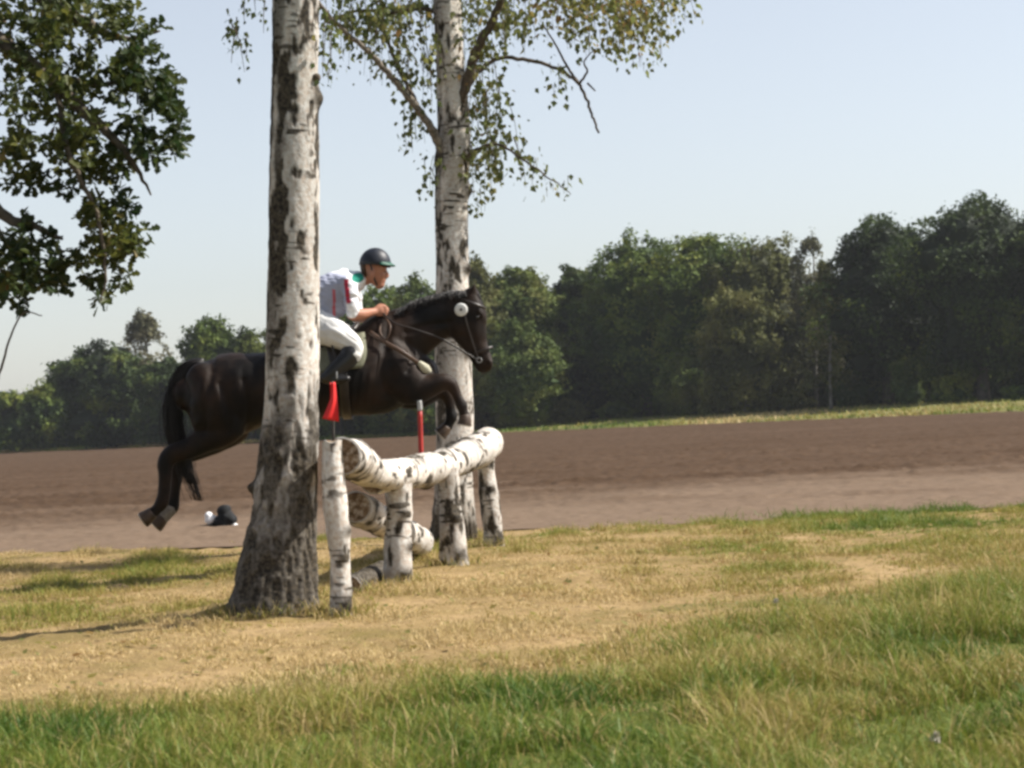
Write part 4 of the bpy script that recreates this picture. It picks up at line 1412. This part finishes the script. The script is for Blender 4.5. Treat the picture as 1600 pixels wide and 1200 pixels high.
mb.build('stirrup_leather', M['leather'], saddle)
mb = MB()
a = np.linspace(-2.4, 2.4 + math.pi * 0, 20)
arch = [hp(sx - 4 + 0.0 * math.cos(q) + 9 * math.sin(q) * .35, sy + 4 - 11 * math.cos(q), -80 + 11 * math.sin(q)) for q in a]
V, F = loft(np.array(arch), np.full(20, 1.3 * S), segs=8, ref=(1, 0, 0))
mb.add(V, F)
mb.add(*box(hp(sx - 4, sy + 12, -80), (4 * S, 0, 0), (0, 9 * S, 0), (0, 0, 1.2 * S)))
mb.build('stirrup', M['steel'], saddle)

bridle = empty('bridle', hp(736, 490), 'bridle with a round white disc on the cheek and reins, worn by the horse', 'bridle')


def ring(c, r1, r2, tdir, wid, n=40):
    """flat strap round the head at picture point c, in-plane half-width r1 and depth half-width r2"""
    tx, ty = tdir
    L_ = math.hypot(tx, ty)
    nx, ny = -ty / L_, tx / L_
    pts = np.array([hp(c[0] + nx * r1 * math.cos(q), c[1] + ny * r1 * math.cos(q), r2 * math.sin(q)) for q in np.linspace(0, 2 * math.pi, n)])
    ax = hp(c[0] + tx, c[1] + ty) - hp(c[0], c[1])
    ax /= np.linalg.norm(ax)
    V, F = loft(pts, np.full(n, .8 * S), np.full(n, wid * S), 6, ax, False)
    return V, F


mb = MB()
mb.add(*ring((754, 548), 17, 14, (6, 15), 2.2))
mb.build('noseband', M['leather'], bridle)
mb = MB()
mb.add(*ring((737, 474), 23, 19, (-8, 22), 2.2))
mb.build('headpiece', M['leather'], bridle)
mb = MB()
for sd in (-1, 1):
    c = np.array([hp(727, 480, 18 * sd), hp(728, 500, 20 * sd), hp(736, 528, 16.5 * sd), hp(744, 552, 12.5 * sd), hp(748, 562, 11 * sd)])
    mb.add(*loft(resample(c, 20), np.full(20, 1.5 * S), np.full(20, .8 * S), 6))
mb.build('cheekpiece', M['leather'], bridle)
for sd in (-1, 1):
    q = np.linspace(0, 2 * math.pi, 18)
    mb = MB()
    mb.add(*loft(np.array([hp(749 + 3.8 * math.cos(u), 563 + 3.8 * math.sin(u), 13 * sd) for u in q]), np.full(18, .9 * S), segs=6, ref=(0, 1, 0), caps=False))
    mb.build('bit_ring', M['steel'], bridle)
mb = MB()
dc = hp(721, 485, -25)
V, F = loft(np.array([dc + [0, .012, 0], dc + [0, .004, 0], dc, dc - [0, .003, 0]]), np.array([9.8, 10.2, 9.8, 7]) * S, segs=28, ref=(0, 0, 1))
mb.add(V, F)
mb.build('number_disc', M['whitep'], bridle)
mb = MB()
V, F = loft(np.array([hp(721, 485, -26), hp(721, 485, -25.2)]), np.array([2.2, 2.4]) * S, segs=14, ref=(0, 0, 1))
mb.add(V + [0, -.004, 0], F)
mb.build('disc_centre', M['leather'], bridle)
for sd in (-1, 1):
    mb = MB()
    c = np.array([hp(598, 489, 14 * sd - 4), hp(618, 506, 34 * sd), hp(650, 516, 34 * sd), hp(690, 530, 27 * sd), hp(725, 550, 18 * sd), hp(747, 563, 13 * sd)])
    mb.add(*loft(resample(c, 40), np.full(40, 1.3 * S), np.full(40, .6 * S), 6))
    mb.build('rein', M['leather'], bridle)
mb = MB()
c = np.array([hp(600, 492, -16), hp(612, 512, -42), hp(606, 532, -46), hp(596, 520, -40), hp(598, 500, -14), hp(600, 492, 12)])
mb.add(*loft(resample(c, 40), np.full(40, 1.6 * S), np.full(40, .8 * S), 6))
mb.build('rein_loop', M['brownleather'], bridle)

# ------------------------------------------------------------------ the rider
t = NT('skin', 0.55, 0.3)
n1 = t.noise(t.coord(), 25, 3)
t.color(t.mix(n1, (0.28, 0.115, 0.07), (0.42, 0.20, 0.125)))
t.b.inputs['Subsurface Weight'].default_value = 0.08
t.b.inputs['Subsurface Radius'].default_value = (0.02, 0.008, 0.004)
M['skin'] = t.m
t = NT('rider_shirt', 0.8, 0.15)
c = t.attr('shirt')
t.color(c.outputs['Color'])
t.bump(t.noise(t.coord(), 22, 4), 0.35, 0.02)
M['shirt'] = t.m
M['breeches'] = plain('white_breeches', (0.66, 0.65, 0.63), 0.75, 0.2, 0.08, 25, 0.25)
M['boot'] = plain('black_boot_leather', (0.012, 0.011, 0.011), 0.35, 0.5, 0.3, 30)
M['helmet'] = plain('helmet_silk', (0.010, 0.013, 0.022), 0.5, 0.4, 0.3, 30)
M['helmgreen'] = plain('helmet_peak_green', (0.012, 0.085, 0.055), 0.5, 0.4, 0.3, 30)
M['brownhair'] = plain('brown_hair', (0.05, 0.028, 0.016), 0.6, 0.3, 0.4, 60)
M['eye'] = plain('dark_eye', (0.02, 0.015, 0.012), 0.15, 0.5)

rider = empty('person', hp(500, 530), 'person in white top, white breeches, black boots and dark helmet crouched forward riding the horse', 'person')
TORS = [(472, 520, 0, 34, 34), (482, 500, 0, 38, 38), (502, 474, 0, 36, 35), (524, 457, 0, 34, 38), (543, 446, 0, 26, 40), (556, 441, 0, 17, 30)]
ARMS = {}
for sd in (-1, 1):
    ARMS[sd] = dict(up=[(546, 446, 38 * sd, 14, 14), (551, 462, 47 * sd, 12.5, 12), (553, 480, 50 * sd, 10.5, 10.5), (554, 493, 48 * sd, 9.5, 9.5)],
                    fore=[(554, 493, 48 * sd, 9.5, 9.5), (566, 493, 40 * sd, 9, 9), (578, 490, 28 * sd, 7, 6.5), (587, 488, 20 * sd, 5.8, 5.5)])
    ARMS[sd]['leg'] = [(482, 508, 26 * sd, 32, 24), (505, 515, 44 * sd, 27, 22), (530, 524, 62 * sd, 22, 19), (552, 538, 70 * sd, 17, 16), (559, 549, 72 * sd, 14.5, 14)]
    ARMS[sd]['calf'] = [(559, 549, 72 * sd, 14, 13.5), (549, 562, 75 * sd, 14.5, 13), (533, 577, 79 * sd, 12, 11), (520, 589, 81 * sd, 9, 9)]
    ARMS[sd]['foot'] = [(515, 592, 81 * sd, 9, 9), (525, 594, 81 * sd, 8.5, 9), (538, 594, 82 * sd, 7, 9), (549, 593, 83 * sd, 5, 7)]
HEAD = (588, 424)
mb = MB()
th = lambda rows, k: [(r[0], r[1], r[2], r[3] * k, r[4] * k) for r in rows]
chain(mb, th(TORS, .88), 30, 24)
chain(mb, [(552, 441, 0, 13, 15), (568, 436, 0, 11, 11), (580, 430, 0, 11, 11)], 12, 16)
# skull, face and jaw: the face looks forward and a little down
chain(mb, [(584, 399, 0, 12, 12), (584, 408, 0, 19, 17), (585, 420, 0, 20, 17), (588, 432, 0, 17, 14), (591, 439, 0, 12, 11.5), (593, 444, 0, 8, 8)], 24, 20)
chain(mb, [(600, 421, 0, 3.6, 3), (605, 430, 0, 3.6, 3.4), (603.5, 433, 0, 2.8, 4.2)], 8, 10)          # nose
chain(mb, [(600.5, 437, 0, 2.6, 5.2), (600, 440, 0, 2.6, 5)], 5, 10)                                     # lips
chain(mb, [(597, 444.5, 0, 4.2, 5), (594, 447, 0, 4, 5)], 5, 10)                                     # chin
for sd in (-1, 1):
    chain(mb, [(600, 419, 8 * sd, 3, 5), (601, 422, 8 * sd, 2.6, 4)], 5, 8)                        # brow
    chain(mb, [(598, 430, 10 * sd, 5, 4), (597, 433, 10 * sd, 4, 4)], 5, 8)                        # cheek bone
    chain(mb, [(583, 424, 17.5 * sd, 4, 2.5), (582, 430, 18.5 * sd, 4.5, 2.5), (584, 435, 17 * sd, 2.5, 2)], 8, 10)   # ear
    A_ = ARMS[sd]
    chain(mb, th(A_['up'], .86), 14, 14)
    chain(mb, A_['fore'], 16, 14)
    chain(mb, th(A_['leg'], .88), 16, 16)
    chain(mb, th(A_['calf'], .86), 14, 16)
    chain(mb, th(A_['foot'], .82), 10, 12)
    # hand: palm, four fingers closed round the rein, thumb on top
    y0 = 20 * sd
    yi = -sd       # inward
    chain(mb, [(586, 488, y0, 6, 4.8), (591, 487, y0 - 1.5 * sd, 8.4, 4.2), (597, 486.5, y0 - 3 * sd, 8.6, 4.0)], 8, 14)
    for f, (dy, ln) in enumerate([(-6.6, .92), (-2.4, 1.06), (1.8, 1.0), (6.0, .78)]):
        y_ = y0 - 3 * sd
        chain(mb, [(597, 486.5 + dy, y_, 2.0, 2.0), (597 + 7 * ln, 487 + dy, y_ + 1 * yi, 2.0, 2.0), (597 + 8.5 * ln, 487.5 + dy, y_ + 5 * yi, 1.9, 1.9), (597 + 3 * ln, 488 + dy, y_ + 8 * yi, 1.8, 1.8), (594, 488 + dy, y_ + 6.5 * yi, 1.6, 1.6)], 18, 8)
    chain(mb, [(589, 482, y0 + 2 * yi, 3.0, 3.0), (594, 477.5, y0 + 5 * yi, 2.5, 2.5), (601, 477.5, y0 + 6 * yi, 2.1, 2.1)], 10, 8)
pb = mb.build('body', M['skin'], rider)
remesh(pb, 0.0062, 3)

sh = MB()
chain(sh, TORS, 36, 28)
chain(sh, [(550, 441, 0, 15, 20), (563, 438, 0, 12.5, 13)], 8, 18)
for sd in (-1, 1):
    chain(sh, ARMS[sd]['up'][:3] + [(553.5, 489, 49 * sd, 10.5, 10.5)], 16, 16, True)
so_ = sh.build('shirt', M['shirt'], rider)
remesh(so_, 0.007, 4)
relief(so_, lambda c_: (np.abs(2 * fbm((c_ - hp(530, 450)) @ np.array([[9, 0, 0], [0, 8, 0], [6, 0, 16]]), 31, 3) - 1) - .25) * 0.026)
CRi = CR.T


def to_px(co):
    q = (co - np.array([0, 0, CAM_H])) @ CR
    return 800 + FPX * q[:, 0] / -q[:, 2], 600 - FPX * q[:, 1] / -q[:, 2]


def shirt_col(co):
    px, py = to_px(co)
    n_ = len(co)
    c = np.tile(np.array([0.70, 0.70, 0.72]), (n_, 1))
    teal = np.array([0.02, 0.20, 0.15])
    red = np.array([0.42, 0.03, 0.06])
    near_ = np.abs(co[:, 1] - DH) / S
    c[(px < 541) & (py > 428)] = np.array([0.37, 0.39, 0.49])  # blue-grey shade of the torso painted into the white top
    c[((px - 559) ** 2 / 90 + (py - 434) ** 2 / 60) < 1] = teal
    band = np.abs((px - 542) - 0.12 * (py - 450)) < 3.4
    c[band & (py > 436) & (py < 474) & (near_ > 20)] = red
    c[(np.abs(px - 522) < 2.2) & (py > 452) & (near_ > 15)] = np.array([0.50, 0.12, 0.14])
    c[(np.abs(py - 426 - .1 * (px - 500)) < 2.0) & (px < 545)] = np.array([0.40, 0.42, 0.52])
    return c


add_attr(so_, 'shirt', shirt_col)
br_ = MB()
chain(br_, [(470, 522, 0, 34, 36), (482, 504, 0, 38.5, 39), (492, 490, 0, 37, 37)], 14, 24)
for sd in (-1, 1):
    chain(br_, ARMS[sd]['leg'] + [(552, 560, 75 * sd, 14, 13)], 24, 20)
bo_ = br_.build('breeches', M['breeches'], rider)
remesh(bo_, 0.007, 4)
relief(bo_, lambda c_: (np.abs(2 * fbm((c_ - hp(530, 520)) @ np.array([[8, 0, 6], [0, 8, 0], [8, 0, 14]]), 33, 3) - 1) - .25) * 0.016)
for sd in (-1, 1):
    bt = MB()
    chain(bt, [(553, 552, 73.5 * sd, 15.5, 15)] + [(r[0], r[1], r[2], r[3] + 1.2, r[4] + 1.2) for r in ARMS[sd]['calf'][1:]], 16, 20)
    chain(bt, ARMS[sd]['foot'], 14, 16)
    b_ = bt.build('boot', M['boot'], rider)
    remesh(b_, 0.007, 3)
    e_ = MB()
    e_.add(*ellipsoid(hp(601.5, 425, 7.5 * sd), np.array([1.9, 2.3, 1.6]) * S, 10, 8))
    e_.build('eye', M['eye'], rider)
# hair under the helmet
mb = MB()
chain(mb, [(569, 412, 0, 7, 15), (570, 424, 0, 6, 15), (573, 433, 0, 4, 11)], 10, 16)
mb.build('hair', M['brownhair'], rider)
# helmet: shell, peak, harness
hel = MB()
th_ = np.linspace(0, math.pi * 0.5, 12)
phs = np.linspace(0, 2 * math.pi, 36, endpoint=False)
tilt = math.radians(-8)
rowsV = []
for k_, lift in ((1.0, 0), (0.93, 0)):
    for q in th_:
        for p_ in phs:
            lx, ly, lz = 25 * k_ * math.sin(q) * math.cos(p_), 22 * k_ * math.sin(q) * math.sin(p_), 26 * k_ * math.cos(q)
            if abs(q - th_[-1]) < 1e-6:
                lz -= 2.0 + 2.2 * max(0, -math.cos(p_))
            rowsV.append(hp(586 + lx * math.cos(tilt) + lz * math.sin(tilt) * -1, 413 - (lz * math.cos(tilt) + lx * math.sin(tilt)), ly))
V = np.array(rowsV)
n_, m_ = 24, 36
i_ = np.arange(n_ - 1)[:, None] * m_
j_ = np.arange(m_)[None]
Q = np.stack([i_ + j_, i_ + (j_ + 1) % m_, i_ + m_ + (j_ + 1) % m_, i_ + m_ + j_], -1)
Qo = Q[:11].reshape(-1, 4)
Qi = Q[12:].reshape(-1, 4)[:, ::-1]
jr = np.arange(36)
rim = np.stack([11 * 36 + jr, 11 * 36 + (jr + 1) % 36, 23 * 36 + (jr + 1) % 36, 23 * 36 + jr], 1)
hel.add(V, [Qo, Qi, rim])
ho_ = hel.build('helmet', M['helmet'], rider)
pk = MB()
rows_ = []
for lay in (0, 1.4):
    for u in np.linspace(0, 1, 6):
        for a_ in np.linspace(-1.25, 1.25, 17):
            ext = 1 + 0.30 * u * math.cos(a_) ** 0.8
            rows_.append(hp(586 + 24.5 * ext * math.cos(a_), 408.5 + lay + 5.0 * u + 1.5 * math.cos(a_), 21 * ext * math.sin(a_)))
V = np.array(rows_)
k = (np.arange(5)[:, None] * 17 + np.arange(16)[None])
F = np.stack([k, k + 1, k + 18, k + 17], -1).reshape(-1, 4)
N_ = 6 * 17
el = list(range(17)) + [17 * q + 16 for q in range(1, 6)] + [17 * 5 + q for q in range(15, -1, -1)] + [17 * q for q in range(4, 0, -1)]
E = np.array([[el[q], el[(q + 1) % len(el)]] for q in range(len(el))])
pk.add(V, [F, F[:, ::-1] + N_, np.stack([E[:, 1], E[:, 0], E[:, 0] + N_, E[:, 1] + N_], 1)])
pk.build('peak', M['helmgreen'], ho_)
hs = MB()
for sd in (-1, 1):
    c = np.array([hp(580, 414, 19 * sd), hp(584, 430, 18.5 * sd), hp(588, 442, 12.5 * sd), hp(591, 449, 2 * sd)])
    hs.add(*loft(resample(c, 14), np.full(14, 1.3 * S), np.full(14, .7 * S), 6))
hs.build('harness', M['boot'], ho_)

# ------------------------------------------------------------------ small things on the ground
bq = gpt(347, 824)
db = bq[1]
bundle = empty('bundle', bq, 'black and white bundle lying on the sandy field left of the near birch', 'bundle')
M['blackcloth'] = plain('black_cloth', (0.012, 0.013, 0.014), 0.8, 0.2, 0.4, 20, 0.3)
M['whitecloth'] = plain('white_cloth', (0.72, 0.72, 0.72), 0.8, 0.2, 0.08, 20, 0.3)


def lump(name, mat, pts, parent, vox=.012):
    m_ = MB()
    for (px, py, r, w_) in pts:
        s_ = db / FPX
        V, F = ellipsoid(P(px, py, db), np.array([r, w_, r * .9]) * s_, 14, 10)
        V += (fbm(V * 14, 7, 2) - .5)[:, None] * .03
        m_.add(V, F)
    o = m_.build(name, mat, parent)
    return remesh(o, vox, 3)


lump('black_part', M['blackcloth'], [(350, 798, 11, 14), (354, 808, 13, 16), (343, 815, 11, 16), (362, 812, 9, 14), (350, 820, 12, 16), (333, 822, 7, 10)], bundle)
lump('white_part', M['whitecloth'], [(326, 806, 7, 9), (328, 813, 8, 11), (334, 810, 6, 9)], bundle)
lump('white_part', M['whitecloth'], [(363, 818, 6, 8), (369, 823, 5, 8)], bundle)
mq = gpt(183, 926)
mh = MB()
V, F = ellipsoid(mq + np.array([0, 0, .0]), (.085, .085, .055), 26, 16)
V += (fbm(V * 22, 3, 3) - .5)[:, None] * .05
mh.add(V, F)
mo = mh.build('molehill', plain('dark_earth', (0.055, 0.040, 0.026), 0.95, 0.05, 0.5, 30, 0.5))
tag(mo, 'small dark mound of earth on the shaded dry grass at left', 'molehill')
for (px, py, s_, lab) in [(1213, 940, .9, 'small white flower head above the green grass at right'), (1462, 1152, 1.0, 'pale tattered seed head in the long grass at lower right')]:
    g_ = gpt(px, py + 45 * s_)
    tp_ = P(px, py, g_[1])
    fl = empty('wildflower', g_, lab, 'flower')
    st = MB()
    tube(st, [g_ - [0, 0, .01], (g_ + tp_) / 2 + [.004, 0, 0], tp_], .0016, .0012, 8, 6)
    st.build('stem', plain('flower_stem', (0.10, 0.13, 0.04), 0.7), fl)
    hd = MB()
    for q in range(26):
        d_ = rdir(1)
        leaves(hd, tp_[None] + d_ * .003, d_ + [[0, 0, .4]], rdir(1), np.array([.016 * s_]), np.array([.5]), 'birch')
    hd.build('flower_head', plain('flower_white', (0.50, 0.46, 0.38), 0.8, 0.1, 0.15), fl, smooth=False)

# ------------------------------------------------------------------ haze
HZ = 0.00015
V, F = box((0, 700, 14), (2600, 0, 0), (0, 900, 0), (0, 0, 15.5))
hz = mesh_np('haze', V, F, None, smooth=False)
hm = bpy.data.materials.new('haze_air')
hm.use_nodes = True
nt = hm.node_tree
nt.nodes.remove(nt.nodes['Principled BSDF'])
pv = nt.nodes.new('ShaderNodeVolumePrincipled')
pv.inputs['Color'].default_value = (0.92, 0.95, 1.0, 1)
pv.inputs['Density'].default_value = HZ
pv.inputs['Anisotropy'].default_value = 0.3
nt.links.new(pv.outputs[0], nt.nodes['Material Output'].inputs['Volume'])
hz.data.materials.append(hm)
tag(hz, kind='stuff')
